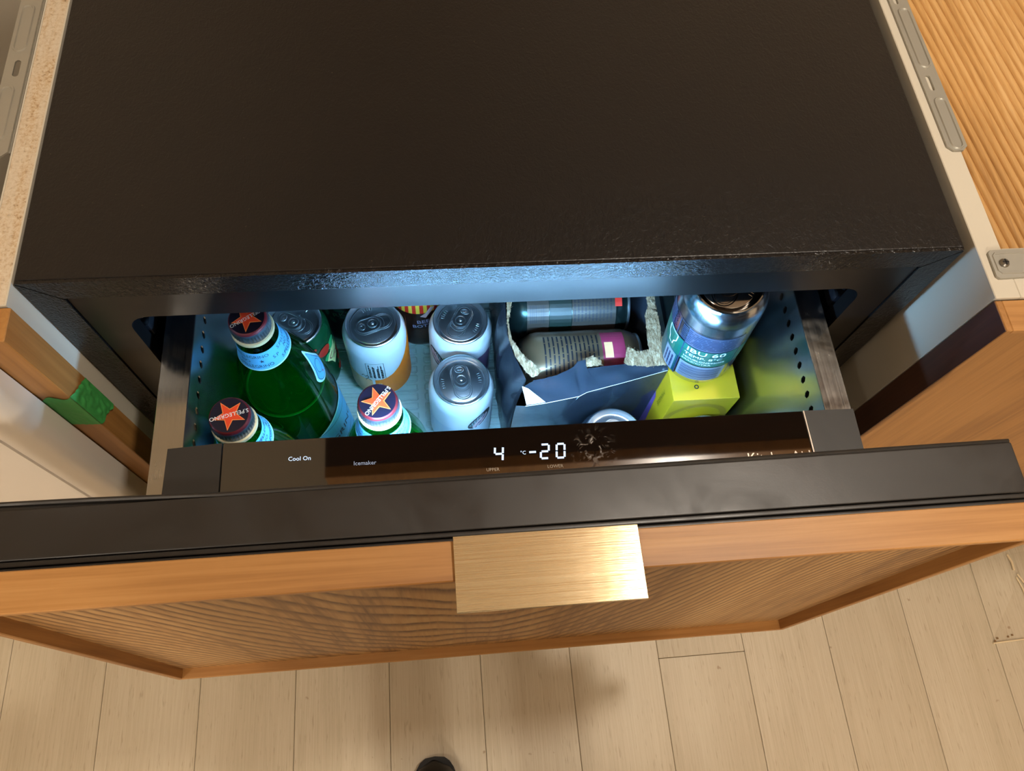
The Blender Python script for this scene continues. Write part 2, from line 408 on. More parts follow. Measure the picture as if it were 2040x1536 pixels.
_tc = {}
def text_geo(s, size, res=2):
    key = (s, res)
    if key not in _tc:
        cu = bpy.data.curves.new('t', 'FONT'); cu.body = s; cu.size = 1; cu.resolution_u = res; cu.align_x = 'CENTER'; cu.align_y = 'CENTER'
        ob = bpy.data.objects.new('t', cu); C.objects.link(ob); bpy.context.view_layer.update()
        me = bpy.data.meshes.new_from_object(ob.evaluated_get(bpy.context.evaluated_depsgraph_get()))
        _tc[key] = ([(v.co.x, v.co.y) for v in me.vertices], [list(p.vertices) for p in me.polygons])
        bpy.data.objects.remove(ob); bpy.data.curves.remove(cu); bpy.data.meshes.remove(me)
    v, f = _tc[key]
    return [(x * size, y * size) for x, y in v], f
class Pr:
    """flat print laid on a surface: map (u, v) -> point"""
    def __init__(s, fn, step=.004): s.fn = fn; s.m = MB(); s.step = step; s.curved = abs((Vector(fn(0, .1)) + Vector(fn(.02, .1))).length / 2 - Vector(fn(.01, .1)).length) > 1e-6
    def _q(s, pts): s.m.face([s.fn(u, v) for u, v in pts])
    def rect(s, u0, u1, v0, v1):
        n = max(1, int(math.ceil(abs(u1 - u0) / s.step)))
        for i in range(n):
            a = u0 + (u1 - u0) * i / n; b = u0 + (u1 - u0) * (i + 1) / n
            s._q([(a, v0), (b, v0), (b, v1), (a, v1)])
        return s
    def band(s, us, lo, hi):
        for i in range(len(us) - 1):
            a, b = us[i], us[i + 1]; s._q([(a, lo(a)), (b, lo(b)), (b, hi(b)), (a, hi(a))])
        return s
    def poly(s, pts, rings=3):
        cu = sum(p[0] for p in pts) / len(pts); cv = sum(p[1] for p in pts) / len(pts); n = len(pts)
        for k in range(rings):
            a, b = k / rings, (k + 1) / rings
            for i in range(n):
                p, q = pts[i], pts[(i + 1) % n]
                I = lambda t, P: (cu + (P[0] - cu) * t, cv + (P[1] - cv) * t)
                if k == 0: s._q([(cu, cv), I(b, p), I(b, q)])
                else: s._q([I(a, p), I(b, p), I(b, q), I(a, q)])
        return s
    def ring(s, pts, t):
        cu = sum(p[0] for p in pts) / len(pts); cv = sum(p[1] for p in pts) / len(pts); n = len(pts)
        inn = []
        for p in pts:
            d = math.hypot(p[0] - cu, p[1] - cv); k = max(0, (d - t) / d); inn.append((cu + (p[0] - cu) * k, cv + (p[1] - cv) * k))
        for i in range(n): s._q([inn[i], pts[i], pts[(i + 1) % n], inn[(i + 1) % n]])
        return s
    def line(s, pts, t):
        for a, b in zip(pts, pts[1:]):
            dx, dy = b[0] - a[0], b[1] - a[1]; L = math.hypot(dx, dy); n = max(1, int(math.ceil(L / s.step))); nx, ny = -dy / L * t / 2, dx / L * t / 2
            for i in range(n):
                p = (a[0] + dx * i / n, a[1] + dy * i / n); q = (a[0] + dx * (i + 1) / n, a[1] + dy * (i + 1) / n)
                s._q([(p[0] - nx, p[1] - ny), (q[0] - nx, q[1] - ny), (q[0] + nx, q[1] + ny), (p[0] + nx, p[1] + ny)])
        return s
    def text(s, t, u, v, size, ang=0, sx=1):
        vs, fs = text_geo(t, size); c, sn = math.cos(ang), math.sin(ang)
        tb = bmesh.new(); tv = [tb.verts.new((x * sx * c - y * sn, x * sx * sn + y * c, 0)) for x, y in vs]
        for f in fs:
            try: tb.faces.new([tv[i] for i in f])
            except ValueError: pass
        if s.curved and tv:
            a = min(p.co.x for p in tv); e = max(p.co.x for p in tv); k = a + .002
            while k < e:
                bmesh.ops.bisect_plane(tb, geom=tb.verts[:] + tb.edges[:] + tb.faces[:], plane_co=(k, 0, 0), plane_no=(1, 0, 0)); k += .002
        mp = {p: s.m.b.verts.new(s.fn(u + p.co.x, v + p.co.y)) for p in tb.verts}
        for f in tb.faces: s.m._f([mp[p] for p in f.verts])
        tb.free()
        return s
    def lines(s, u0, u1, v0, v1, n, fill=.5, rnd=None, vertical=False):
        rnd = rnd or random
        for i in range(n):
            if not vertical:
                v = v1 - (v1 - v0) * (i + .5) / n; h = (v1 - v0) / n * fill / 2; a = u0
                while a < u1:
                    L = (u1 - u0) * rnd.uniform(.08, .28); b = min(u1, a + L); s.rect(a, b, v - h, v + h); a = b + (u1 - u0) * .025
            else:
                u = u0 + (u1 - u0) * (i + .5) / n; h = (u1 - u0) / n * fill / 2; a = v0
                while a < v1:
                    L = (v1 - v0) * rnd.uniform(.08, .28); b = min(v1, a + L); s.rect(u - h, u + h, a, b); a = b + (v1 - v0) * .025
        return s
    def barcode(s, u0, u1, v0, v1, vertical=True):
        a = u0 if vertical else v0; e = u1 if vertical else v1; rn = random.Random(5)
        while a < e:
            wd = rn.choice([.0004, .0006, .0010])
            (s.rect(a, a + wd, v0, v1) if vertical else s.rect(u0, u1, a, a + wd)); a += wd + rn.choice([.0005, .0008, .0011])
        return s
    def build(s, name, m, parent, world=False): return obj(name, s.m, m, parent, world=world, recalc=False)
def cyl(r, az, off=.0003, axis='z'):
    def f(u, v):
        a = az + u / r; return ((r + off) * math.cos(a), (r + off) * math.sin(a), v)
    return f
def plane(o, ux, uy, off=.0003):
    o, ux, uy = Vector(o), Vector(ux).normalized(), Vector(uy).normalized(); n = ux.cross(uy)
    return lambda u, v: tuple(o + ux * u + uy * v + n * off)

# ------------------------------------------------------------------ the room
F = -G
def struct(name, mb, m): return obj(name, mb, m, None, kind='structure')
fl = struct('floor', MB().box(-1.7, 2.7, -3.2, .62, F - .03, F - .012), M['under'])
PW = .1423; X0 = .007 - 12 * PW
rp = random.Random(3)
pm = {}
def plank(x, y0, y1):
    L = round(y1 - y0, 3)
    if L not in pm:
        b = MB().box(-PW / 2 + .0003, PW / 2 - .0003, -L / 2 + .0003, L / 2 - .0003, -.012, 0, .0007, 1)
        o = obj('plank', b, M['plank'], fl, world=False); pm[L] = o.data
    else:
        o = bpy.data.objects.new('plank', pm[L]); C.objects.link(o); o.parent = fl
    o.location = (x, (y0 + y1) / 2, F)
for i in range(30):
    x = X0 + PW * (i + .5)
    cuts = [-3.2, -2.15, -1.05 - .1 * (i % 3), .12 + .05 * (i % 4), .62] if i != 16 else [-3.2, -2.4, -1.35, -.1912, .62]
    if i in (20, 21): cuts = [-3.2, -2.2, -1.2, -.2105 if i == 20 else .2, .62]
    for a, b in zip(cuts, cuts[1:]): plank(x, a, b)
Zc = 1.535
struct('ceiling', MB().box(-1.7, 2.7, -3.2, .62, Zc, Zc + .05), M['ceil'])
struct('wall_back', MB().box(-1.7, 2.7, .62, .70, F, Zc), M['wall'])
struct('wall_left', MB().box(-1.78, -1.7, -3.2, .70, F, Zc), M['wall'])
struct('wall_right', MB().box(2.7, 2.78, -3.2, .70, F, Zc), M['wall'])
struct('wall_front', MB().box(-1.78, 2.78, -3.28, -3.2, F, Zc), M['wall'])
for p_, n_ in zip(LAMPS, ('over the right cabinet', 'over the middle of the room at left')):
    t = thing('ceiling_light', 'round recessed warm ceiling light ' + n_, 'lamp', (p_[0][0], p_[0][1], Zc), 'ceiling lights')
    obj('trim_ring', MB().lathe([(.075, 0), (.095, 0), (.095, -.004), (.085, -.010), (.075, -.010), (.075, 0)], seg=32), M['ceil'], t, world=False)
    obj('diffuser', MB().lathe([(0, -.003), (.0745, -.003), (.0745, -.001), (0, -.001)], seg=32), M['lamp'], t, world=False)

pd = thing('added_fill_lamp', 'added globe lamp on a cord behind the camera, unseen fill light', 'lamp', (.42, -2.0, .95))  # unseen lamp, added to brighten the ceiling and fill the room
obj('globe', MB().lathe([(0, .84)] + [(.11 * math.sin(PI * k / 16), .95 - .11 * math.cos(PI * k / 16)) for k in range(1, 16)] + [(0, 1.06)], c=(.42, -2.0, 0), seg=28), M['globe'], pd)
obj('cord', MB().tube([(.42, -2.0, 1.058), (.42, -2.0, Zc - .02)], .003, 8), M['black'], pd)
obj('canopy', MB().lathe([(0, Zc - .03), (.05, Zc - .025), (.055, Zc - .001), (0, Zc - .001)], c=(.42, -2.0, 0), seg=24), M['ceil'], pd)
# wall cabinet over the counter (outside the frame; its underside shows in the display glass)
t = thing('wall_cabinet', 'oak fronted wall cabinet with dark underside hanging above the refrigerator', 'cabinet', (.76, .38, .80))
obj('body', MB().box(.028, 1.5, .203, .618, .802, 1.3), M['walnut'], t)
for i, (a, b) in enumerate(((.028, .54), (.543, 1.02), (1.023, 1.5))):
    d = obj('door', MB().box(a, b, .179, .201, .80, 1.3, .001), M['oakz'], t)

# ------------------------------------------------------------------ refrigerator
W = .605
fr = thing('refrigerator', 'black grained undercounter refrigerator with its upper drawer pulled out', 'refrigerator', (W / 2, .28, F))
b = MB().box(0, W, .0022, .56, -.003, 0, .0010).box(0, .003, .0022, .56, -.77, -.003).box(W - .003, W, .0022, .56, -.77, -.003).box(.003, W - .003, .557, .56, -.77, -.003)
obj('outer_shell', b, M['shell'], fr)
FW = .0205
# front flange: mitred top and sides, grained like the shell
b = MB().prism([(0, 0, -.0008), (W, 0, -.0008), (W - FW + .0006, 0, -.0195), (FW - .0006, 0, -.0195)], (0, .004, 0))
obj('flange_top', b, M['flange'], fr)
for s in (0, 1):
    X = (lambda x: x) if s == 0 else (lambda x: W - x)
    b = MB().prism([(X(0), 0, -.0020), (X(FW), 0, -.0212), (X(FW), 0, -.77), (X(0), 0, -.77)], (0, .004, 0))
    obj('flange_side', b, M['flange'], fr)
# smooth bezel with a round-cornered opening
def rrect(x0, x1, z0, z1, r, y, n=6):
    pts = []
    for cx, cz, a0 in ((x1 - r, z1 - r, 0), (x0 + r, z1 - r, PI / 2), (x0 + r, z0 + r, PI), (x1 - r, z0 + r, 1.5 * PI)):
        for k in range(n + 1):
            a = a0 + PI / 2 * k / n; pts.append((cx + r * math.cos(a), y, cz + r * math.sin(a)))
    return pts
OX0, OX1 = .0453, .5593
b = MB().prism(rrect(FW + .0008, W - FW - .0008, -.765, -.0212, .001, .0012, 1), (0, .012, 0),
               [rrect(OX0, OX1, -.395, -.0475, .016, .0012), rrect(OX0, OX1, -.735, -.44, .016, .0012)])
obj('bezel', b, M['bezel'], fr)
b = MB()
xa, xb = .030, .575
for z0, z1 in ((-.425, -.032), (-.75, -.43)):
    b.box(xa - .004, xa, .0134, .50, z0, z1).box(xb, xb + .004, .0134, .50, z0, z1).box(xa, xb, .0134, .50, z1 - .003, z1).box(xa, xb, .0134, .50, z0, z0 + .003).box(xa, xb, .496, .50, z0 + .003, z1 - .003)
obj('liner', b, M['liner'], fr)
for s in (0, 1):
    X = (lambda x: x) if s == 0 else (lambda x: W - x)
    b = MB().tube([(X(.0330), .030, -.062), (X(.0375), .026, -.070), (X(.0440), .020, -.079)], .0040, 8).box(min(X(.031), X(.046)), max(X(.031), X(.046)), .016, .036, -.102, -.086, .003)
    obj('slide_stop', b, M['liner'], fr)
obj('toe_kick', MB().box(.01, W - .01, .045, .055, F + .004, -.772, .001), M['bezel'], fr)
ld = obj('lower_drawer_front', MB().box(.004, .601, -.020, -.002, -.770, -.412, .001), M['oakboard'], fr)

# drawer: stainless bin on rails
y0d, y1d = -.0755, .42
zr, zf = -.095, -.405
xi0, xi1 = .0745, .5315
b = MB()
def hexhole(x, y, z): return [(x, y + .0026 * c, z + .0043 * s_) for c, s_ in ((0, -1), (.9, -.45), (1, .45), (0, 1), (-.9, .45), (-1, -.45))]
holes = [(-.0642 + .01245 * k) for k in range(37)]
for x, d in ((xi0, -.0009), (xi1, .0009)):
    b.prism([(x, y0d, -.128), (x, y1d, -.128), (x, y1d, -.0962), (x, y0d, -.0962)], (d, 0, 0), [hexhole(x, y, -.1155) for y in holes if y < y1d - .006])
    b.box(min(x, x + d), max(x, x + d), -.090, y1d, zf, -.128)
b.box(xi0, xi1, y1d - .001, y1d, zf, -.11).box(xi0, xi1, -.091, -.090, zf, -.11).box(xi0, xi1, -.090, y1d, zf - .001, zf)
dr = obj('drawer', b, M['bin'], fr, label='brushed steel drawer bin with a row of diamond holes')
for x0, x1 in ((.0535, xi0), (xi1, .5515)):
    b = MB().box(x0, x1, -.130, y1d, zr - .0012, zr, .0004, 1)
    xo = x0 if x0 < .3 else x1 - .001
    b.box(xo, xo + .001, -.130, y1d, -.150, zr - .0012)
    xb_ = x0 + .004 if x0 < .3 else x1 - .005
    b.mi = 1; b.box(xb_, xb_ + .001, y0d, y1d, -.149, zr - .002)  # black sheet stands in for shade in the hollow rail behind the holes
    obj('side_rail', b, [M['steel'], M['black']], dr)
# ribbed mat on the drawer bottom
b = MB().box(xi0 + .003, xi1 - .003, -.087, y1d - .004, zf + .0003, zf + .002)
for (a, c) in ((.085, .225), (.232, .375), (.382, .522)):
    for k in range(42):
        y = -.080 + .0116 * k
        b.box(a, c, y, y + .0088, zf + .002, zf + .0042, .0019, 1)
obj('floor_mat', b, M['mat'], dr)
# control panel and end caps
zc = -.088
XL, XR = .1022, .5105
b = MB().box(XL + .0006, XR - .0006, -.1290, y0d, zc - .012, zc, .0006, 2); obj('control_panel', b, M['glass'], dr, label='glossy dark display glass')
b = MB().prism([(.0655, -.1290, zc), (XL - .0002, -.1290, zc), (XL - .0002, y0d, zc), (.0665, y0d - .0016, zc - .001)], (0, 0, -.032)); obj('end_cap', b, M['cap'], dr)
b = MB().prism([(XR + .0012, -.1290, zc), (.5475, -.1290, zc), (.5485, y0d - .0005, zc), (XR + .0012, y0d, zc)], (0, 0, -.032)); obj('end_cap', b, M['cap'], dr)
obj('panel_trim', MB().box(XR - .0002, XR + .0008, -.1290, y0d, zc - .012, zc + .0002), M['silver'], dr)
obj('panel_housing', MB().box(XL, XR, -.1290, y0d - .004, zc - .030, zc - .0125), M['cap'], dr)
obj('led_strip', MB().box(.19, .43, -.0003, .0003, -.004, .004).xf(Matrix.Translation((0, y0d - .0022, zc - .0185)) @ Matrix.Rotation(R(-24), 4, 'X')), M['led'], dr, label='cool white light strip')
# display
ax = Vector((1, -.012, 0)).normalized(); ay = Vector((0.0, 1, 0))
pl = lambda x, y: plane((x, y, zc), ax, ay, .00025)
def seg7(pr, d, cx, cy, wd, hd, t, sl=.1):
    on = {'4': 'bcfg', '2': 'abdeg', '0': 'abcdef', '-': 'g'}[d]
    S = {'a': [(-1, 1), (1, 1)], 'g': [(-1, 0), (1, 0)], 'd': [(-1, -1), (1, -1)], 'f': [(-1, 0), (-1, 1)], 'b': [(1, 0), (1, 1)], 'e': [(-1, -1), (-1, 0)], 'c': [(1, -1), (1, 0)]}
    for k in on:
        (x0, y0), (x1, y1) = S[k]; g = .00045
        p = [cx + x0 * wd / 2 + sl * y0 * hd / 2, cy + y0 * hd / 2]; q = [cx + x1 * wd / 2 + sl * y1 * hd / 2, cy + y1 * hd / 2]
        L = math.hypot(q[0] - p[0], q[1] - p[1]); ux, uy = (q[0] - p[0]) / L, (q[1] - p[1]) / L
        pr.line([(p[0] + ux * g, p[1] + uy * g), (q[0] - ux * g, q[1] - uy * g)], t)
for d, x, y in (('4', .2878, -.0947), ('2', .3197, -.0948), ('0', .3307, -.0950)):
    pr = Pr(pl(x, y)); seg7(pr, d, 0, 0, .0055, .0100, .0014); pr.build('display_digit', M['digit'], dr, world=True)
pr = Pr(pl(.3112, -.0948)); seg7(pr, '-', 0, 0, .0056, .010, .0014, 0); pr.build('minus_sign', M['digit'], dr, world=True)
for s_, x, y, sz, m_ in (('\u00b0C', .3046, -.0950, .0036, 'digit'), ('Cool On', .1537, -.0898, .0042, 'digit'), ('Icemaker', .1970, -.0956, .0041, 'dim'),
                        ('UPPER', .2829, -.1057, .0032, 'print_grey'), ('LOWER', .3258, -.1060, .0032, 'print_grey'), ('KitchenAid', .4850, -.1093, .0104, 'silver')):
    Pr(pl(x, y)).text(s_, 0, 0, sz).build('lettering', M[m_], dr, world=True)
# black door rim (top of the drawer front), with back lip and double groove at the front
zb = -.028
b = MB().box(-.004, .6105, -.1600, -.1312, -.14, zb, .0012, 2)
for v_ in b.b.verts:
    if v_.co.y > -.145: v_.co.y += .0042 * max(0, v_.co.x) / .61
obj('door_rim', b, M['band'], dr, label='wide black plastic rim along the drawer front')
b = MB().box(-.004, .6105, -.1632, -.1601, -.06, zb - .0012, .0008, 2).box(-.004, .6105, -.1672, -.1634, -.08, zb - .0024, .0010, 2)
obj('rim_groove', b, M['band'], dr)
b = MB().tube([(-.004, -.1266, zb - .0035), (.05, -.1276, zb - .0018), (.12, -.1290, zb - .0024), (.3, -.1278, zb - .0028), (.6105, -.1256, zb - .0028)], .0016, 8)
b.prism([(-.004, -.1268, zb - .004), (.05, -.1278, zb - .004), (.12, -.1291, zb - .004), (.3, -.1279, zb - .004), (.6105, -.1257, zb - .004), (.6105, -.1315, zb - .004), (-.004, -.1315, zb - .004)], (0, 0, -.02))
obj('gasket', b, M['band'], dr)
# oak front: thin frame around a recessed board, slightly drooping with the pulled drawer
TM = Matrix.Translation((.2918, -.1913, -.012)) @ Matrix.Rotation(R(.39), 4, 'Y') @ Matrix.Rotation(R(-1.25), 4, 'X')
wp, hp, th, rw, rec = .607, .386, .0222, .0050, .0095
def oak(name, x0, x1, y0, y1, z0, z1, m, bev=.0006): return obj(name, MB().box(x0, x1, y0, y1, z0, z1, bev, 1).xf(TM), M[m], dr)
oak('oak_board', -wp / 2 + rw, wp / 2 - rw, rec, th, -hp + rw, -rw, 'oakboard', 0)
oak('frame_rail', -wp / 2, wp / 2, 0, th, -rw, 0, 'oakx')
oak('frame_rail', -wp / 2, wp / 2, 0, th, -hp, -hp + rw, 'oakx')
oak('frame_stile', -wp / 2, -wp / 2 + rw, 0, th, -hp + rw, -rw, 'oakz')
oak('frame_stile', wp / 2 - rw, wp / 2, 0, th, -hp + rw, -rw, 'oakz')
hx0, hx1 = .2528, .3565
b = MB().box(hx0, hx1, -.2085, -.1675, -.0110, -.0090, .0004, 2).box(hx0, hx1, -.1690, -.1674, -.045, -.0110)
obj('handle', b, M['brass'], dr, label='flat brushed brass edge pull')
b = MB().lathe([(0, .0022), (.0016, .0020), (.0028, .0009), (.0030, 0)], seg=16).xf(Matrix.Translation((.0610, -.1105, zr + .0002)))
obj('screw', b, M['screw'], dr)

# ------------------------------------------------------------------ base cabinets left and right
def rail(name, parent, x0, x1, ys, ye, z, stads, slots, skirt):
    m = MB().prism([(x0, ys + .004, z), (x0 + .004, ys, z), (x1 - .004, ys, z), (x1, ys + .004, z), (x1, ye, z), (x0, ye, z)], (0, 0, .0012),
                   [[(x, y, z) for x, y in stadium(cx, cy, L, wd, PI / 2, 5)] for cx, cy, L, wd in slots])
    m.box(skirt, skirt + .0012, ys + .004, ye, z - .02, z - .0002)
    r_ = obj(name, m, M['zinc'], parent)
    for cx, cy, L, wd in stads:
        mm = MB().tube([(x, y, z + .0012) for x, y in stadium(cx, cy, L, wd, PI / 2, 6)], .0010, 6, True)
        obj('embossed_rib', mm, M['zinc'], r_)
    return r_
def cabinet_box(t, x0, x1, yf, side_inner):
    """carcass without its panel next to the refrigerator"""
    obj('far_side', MB().box(x0 if side_inner > 0 else x1 - .017, x0 + .017 if side_inner > 0 else x1, yf, .56, -.765, 0), M['white'], t)
    a, c = (x0 + .017, x1) if side_inner > 0 else (x0, x1 - .017)
    obj('bottom', MB().box(a, c, yf, .56, -.765, -.748), M['white'], t)
    obj('back', MB().box(a, c, .552, .56, -.748, 0), M['white'], t)
    obj('plinth', MB().box(x0, x1, .045, .06, F + .001, -.765), M['white'], t)
# left
lc = thing('base_cabinet', 'left base cabinet with raw chipboard top edge and narrow oak door edge', 'cabinet', (-.3, .28, F), 'base cabinets beside the refrigerator')
obj('chipboard_core', MB().box(-.0168, -.0022, -.0142, .56, -.765, -.0004), M['chip'], lc, label='raw speckled chipboard edge')
obj('laminate', MB().box(-.0022, -.0012, -.0150, .56, -.765, 0), M['white'], lc)
obj('laminate', MB().box(-.0178, -.0168, -.0150, .56, -.765, 0), M['white'], lc)
obj('laminate', MB().box(-.0168, -.0022, -.0150, -.0142, -.765, -.0002), M['white'], lc)
cabinet_box(lc, -.60, -.0178, -.015, 1)
obj('door', MB().box(-.60, .0008, -.0380, -.0155, -.762, -.0015, .0005, 1), M['oakz'], lc)
rail('mounting_rail', lc, -.0335, -.0192, .0945, .50, .0005, [(-.0272, .209, .044, .0080), (-.0282, .1315, .046, .0080), (-.0272, .28, .044, .008)], [(-.0256, .1708, .0150, .0042), (-.0256, .248, .015, .0042)], -.0192)
# right
rc = thing('base_cabinet', 'right base cabinet with white side panel and oak door, metal rail along its top', 'cabinet', (.92, .28, F), 'base cabinets beside the refrigerator')
obj('side_panel', MB().box(.613, .6305, -.038, .56, -.765, 0, .0005, 1), M['white'], rc)
obj('front_stretcher', MB().box(.6305, 1.183, -.038, .0, -.020, 0, .0005, 1), M['white'], rc)
cabinet_box(rc, .6305, 1.20, -.038, -1)
TD = (.6135, 1.20)
dd = obj('door', MB().box(TD[0] + .0045, TD[1] - .0045, -.0525, -.0388, -.7575, -.0065, .0003, 1), M['oakz'], rc)
for a in ((TD[0], TD[0] + .0045), (TD[1] - .0045, TD[1])): obj('frame_stile', MB().box(a[0], a[1], -.0612, -.0388, -.762, -.002, .0005, 1), M['oakz'], dd)
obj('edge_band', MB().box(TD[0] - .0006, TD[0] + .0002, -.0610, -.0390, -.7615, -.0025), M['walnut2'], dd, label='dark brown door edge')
for a in ((-.0065, -.002), (-.762, -.7575)): obj('frame_rail', MB().box(TD[0] + .0045, TD[1] - .0045, -.0612, -.0388, a[0], a[1], .0005, 1), M['oakx'], dd)
rail('mounting_rail', rc, .6197, .6350, .0824, .50, .0005, [(.6282, .1936, .062, .0085), (.6281, .1080, .047, .0085), (.6282, .29, .062, .0085)], [(.6260, .1466, .0155, .0040), (.6250, .2370, .0155, .0040)], .6340)
cp = obj('corner_plate', MB().prism([(x, y, .0003) for x, y in [(.6205, -.0024), (.662, -.0014), (.662, -.0240), (.6350, -.0240), (.6200, -.0244), (.6180, -.0225), (.6184, -.0045)]], (0, 0, .0016)), M['zinc'], rc)
obj('embossed_rib', MB().tube([(.662, -.0050, .0018), (.6225, -.0052, .0018), (.6208, -.0070, .0018), (.6208, -.0185, .0018), (.6225, -.0205, .0018), (.662, -.0205, .0018)], .0009, 6), M['zinc'], cp)
b = MB().lathe([(0, .0022), (.0022, .0022), (.0033, .0010), (.0033, 0)], seg=18).xf(Matrix.Translation((.6263, -.0131, .0019)))
b.mi = 1; b.box(.6241, .6285, -.0135, -.0127, .0040, .0043).box(.6259, .6267, -.0153, -.0109, .0040, .0043)
obj('screw', b, [M['screw'], M['black']], cp)
obj('shelf', MB().box(.6305, 1.183, .005, .552, -.135, -.117), M['white'], rc)
# ribbed board lying on that shelf
PRF = [(0, 0), (.07, .45), (.16, .8), (.32, .97), (.5, 1), (.68, .97), (.84, .8), (.93, .45)]
NRB = 58
def ridge(u, v):
    k = round(u * NRB * 8); n_, j_ = divmod(k, 8); y = .012 + .53 * v
    x = .652 + .0086 * (n_ + PRF[j_][0]) + .0016 * noise.noise((n_ * .22, y * 4, 0)) - .10 * (y - .012)
    return (max(x, .640), y, -.1050 + .0054 * PRF[j_][1])
b = MB().grid(ridge, NRB * 8, 16)
b.box(.652, 1.10, .012, .542, -.1165, -.1052)
o = obj('ribbed_board', b, M['oaky'], None, loc=(.9, .28, -.1165), sharp=60)
tag(o, 'tan wooden board with fine parallel ridges lying inside the right cabinet', 'board')
# white door standing at the lower left
pr_ = []
def ang(cx, cy, r, a0, a1, n=6): return [(cx + r * math.cos(R(a0 + (a1 - a0) * k / n)), cy + r * math.sin(R(a0 + (a1 - a0) * k / n)), 0) for k in range(n + 1)]
out = [(-.70, -.0390, 0), (-.0180, -.0390, 0)] + ang(-.0290, -.0500, .0110, 0, -90) + [(-.0455, -.0610, 0), (-.0458, -.0588, 0), (-.0492, -.0588, 0), (-.0495, -.0606, 0), (-.70, -.0606, 0)]
o = obj('panel_door', MB().prism([(x, y, F + .004) for x, y, _ in out], (0, 0, G - .004 - .016)), M['white2'], None, loc=(-.36, -.05, F + .004), sharp=20)
tag(o, 'white door with a rounded upright edge and groove at lower left', 'door')
# green tape wrapped round the oak door edge
b = MB()
def crinkle(p, k): return (p[0] + .0006 * noise.noise((p[1] * 260, p[2] * 160, k)) + .0007, p[1], p[2])
Q = [(-.0160, -.099), (-.0160, -.148), (-.0380, -.133), (-.0380, -.083)]
def tr(u, v):
    a = Vector(Q[0]).lerp(Vector(Q[3]), u); c = Vector(Q[1]).lerp(Vector(Q[2]), u); q = a.lerp(c, v + .02 * math.sin(9 * u) * (v > .9))
    return (.0012 + (.0010 + .0016 * noise.noise((q[0] * 260, q[1] * 200, 3))) * math.sin(PI * u) ** .5, q[0], q[1])
def tf(u, v):
    x = .0012 - .0195 * u; zt = -.083 - .002 * u - .003 * math.sin(7 * u); zl = -.133 + .003 * u
    return (x, -.0384 - .0008 * abs(noise.noise((u * 5, v * 5, 1))) * math.sin(PI * u), zt + (zl - zt) * v)
b.grid(tr, 26, 26).grid(tf, 20, 26); bmesh.ops.remove_doubles(b.b, verts=b.b.verts, dist=.0002)
o = obj('tape', b, M['tape'], None, loc=(.001, -.03, -.13), sharp=50); tag(o, 'crumpled green masking tape stuck around the left oak door edge', 'tape')

# ------------------------------------------------------------------ cans
def make_can(name, label, x, y, body_m, z=None, r=.033, h=.122, tab=0.0, rot=(0, 0, 0), group='drink cans in the drawer', lid_m='lid', lidr=None, neck=.020):
    z = zf + .0043 if z is None else z
    t = thing(name, label, 'can', (x, y, z), group, rot); k = r / .033
    L = (lidr or .0277 * k)
    prof = [(0, .008), (.018 * k, .005), (.0235 * k, 0), (.026 * k, .001), (.0318 * k, .011), (r, .017), (r, h - neck), (r * .985, h - neck * .72), (L + .0016, h - .0050), (L - .0002, h - .0030), (L - .0002, h - .0018)]
    obj('body', MB().lathe(prof, seg=48), M[body_m], t, world=False, sharp=50)
    b = MB().lathe([(L - .0006, h - .0022), (L + .0004, h - .0012), (L + .0003, h + .0002), (L - .0006, h + .0008), (L - .0014, h), (L - .0032, h - .0056), (L - .0040, h - .0060), (L - .0047, h - .0052), (L - .0052, h - .0034), (L - .0058, h - .0030), (0, h - .0030)], seg=48)
    zl = h - .0030; ca, sa = math.cos(tab), math.sin(tab)
    P = lambda u, v, dz=0: (u * ca - v * sa, u * sa + v * ca, zl + dz)
    E = lambda pts, dz=0: [P(u, v, dz) for u, v in pts]
    b.tube(E(ellipse(-.0095 * k, 0, .0105 * k, .0092 * k)), .00042, 5, True)
    b.tube(E(ellipse(-.0095 * k, 0, .0088 * k, .0075 * k)), .00028, 5, True)
    b.tube(E(stadium(.0035 * k, 0, .0300 * k, .0185 * k, 0, 8)), .00040, 5, True)
    rr = random.Random(len(label))
    for s_ in (1, -1):
        for i in range(5):
            a = s_ * (PI / 2 + .25 - .13 * i); q = (.0185 * k * math.cos(a), .0185 * k * math.sin(a))
            b.tube(E([(q[0] - .0016 * math.cos(a), q[1] - .0016 * math.sin(a)), (q[0] + .0014 * math.cos(a), q[1] + .0014 * math.sin(a))], .0001), .00025, 4)
    obj('lid', b, M[lid_m], t, world=False, sharp=40)
    st = stadium(.0048 * k, 0, .0245 * k, .0150 * k, 0, 8); hole = ellipse(.0115 * k, 0, .0030 * k, .0040 * k, 0, 14)
    b = MB().prism(E(st, .0014), (0, 0, .0007), [E(hole, .0014)])
    b.tube(E(st, .0018), .0010, 6, True).tube(E(hole, .0020), .0007, 5, True)
    b.tube(E(ellipse(.0005 * k, 0, .0048 * k, .0048 * k), .0021), .0007, 5, True)
    b.lathe([(0, .0030), (.0012, .0028), (.0019, .0020), (.0021, .0004)], c=P(.0003 * k, 0), seg=14)
    obj('pull_tab', b, M[lid_m], t, world=False, sharp=40)
    return t
AZ = lambda x, y: math.atan2(-.2627 - y, .25 - x)      # azimuth from a can towards the front of the drawer

# green cherry can
x, y = .1065, .1225
t = make_can('soda_can', 'dark green soda can with red dots behind the green bottle', x, y, 'can_green', tab=R(180 - 28), lid_m='lid')
a = AZ(x, y) + R(35); f = cyl(.033, a); f1 = cyl(.033, a, .0005); f2 = cyl(.033, a, .0007)
for u, v, s_ in ((.012, .090, .008), (.002, .075, .006), (.026, .072, .009), (-.022, .080, .008), (.022, .035, .007), (-.01, .04, .008)): Pr(f).poly(ellipse(u, v, s_, s_)).build('printed_dot', M['leafgreen'], t)

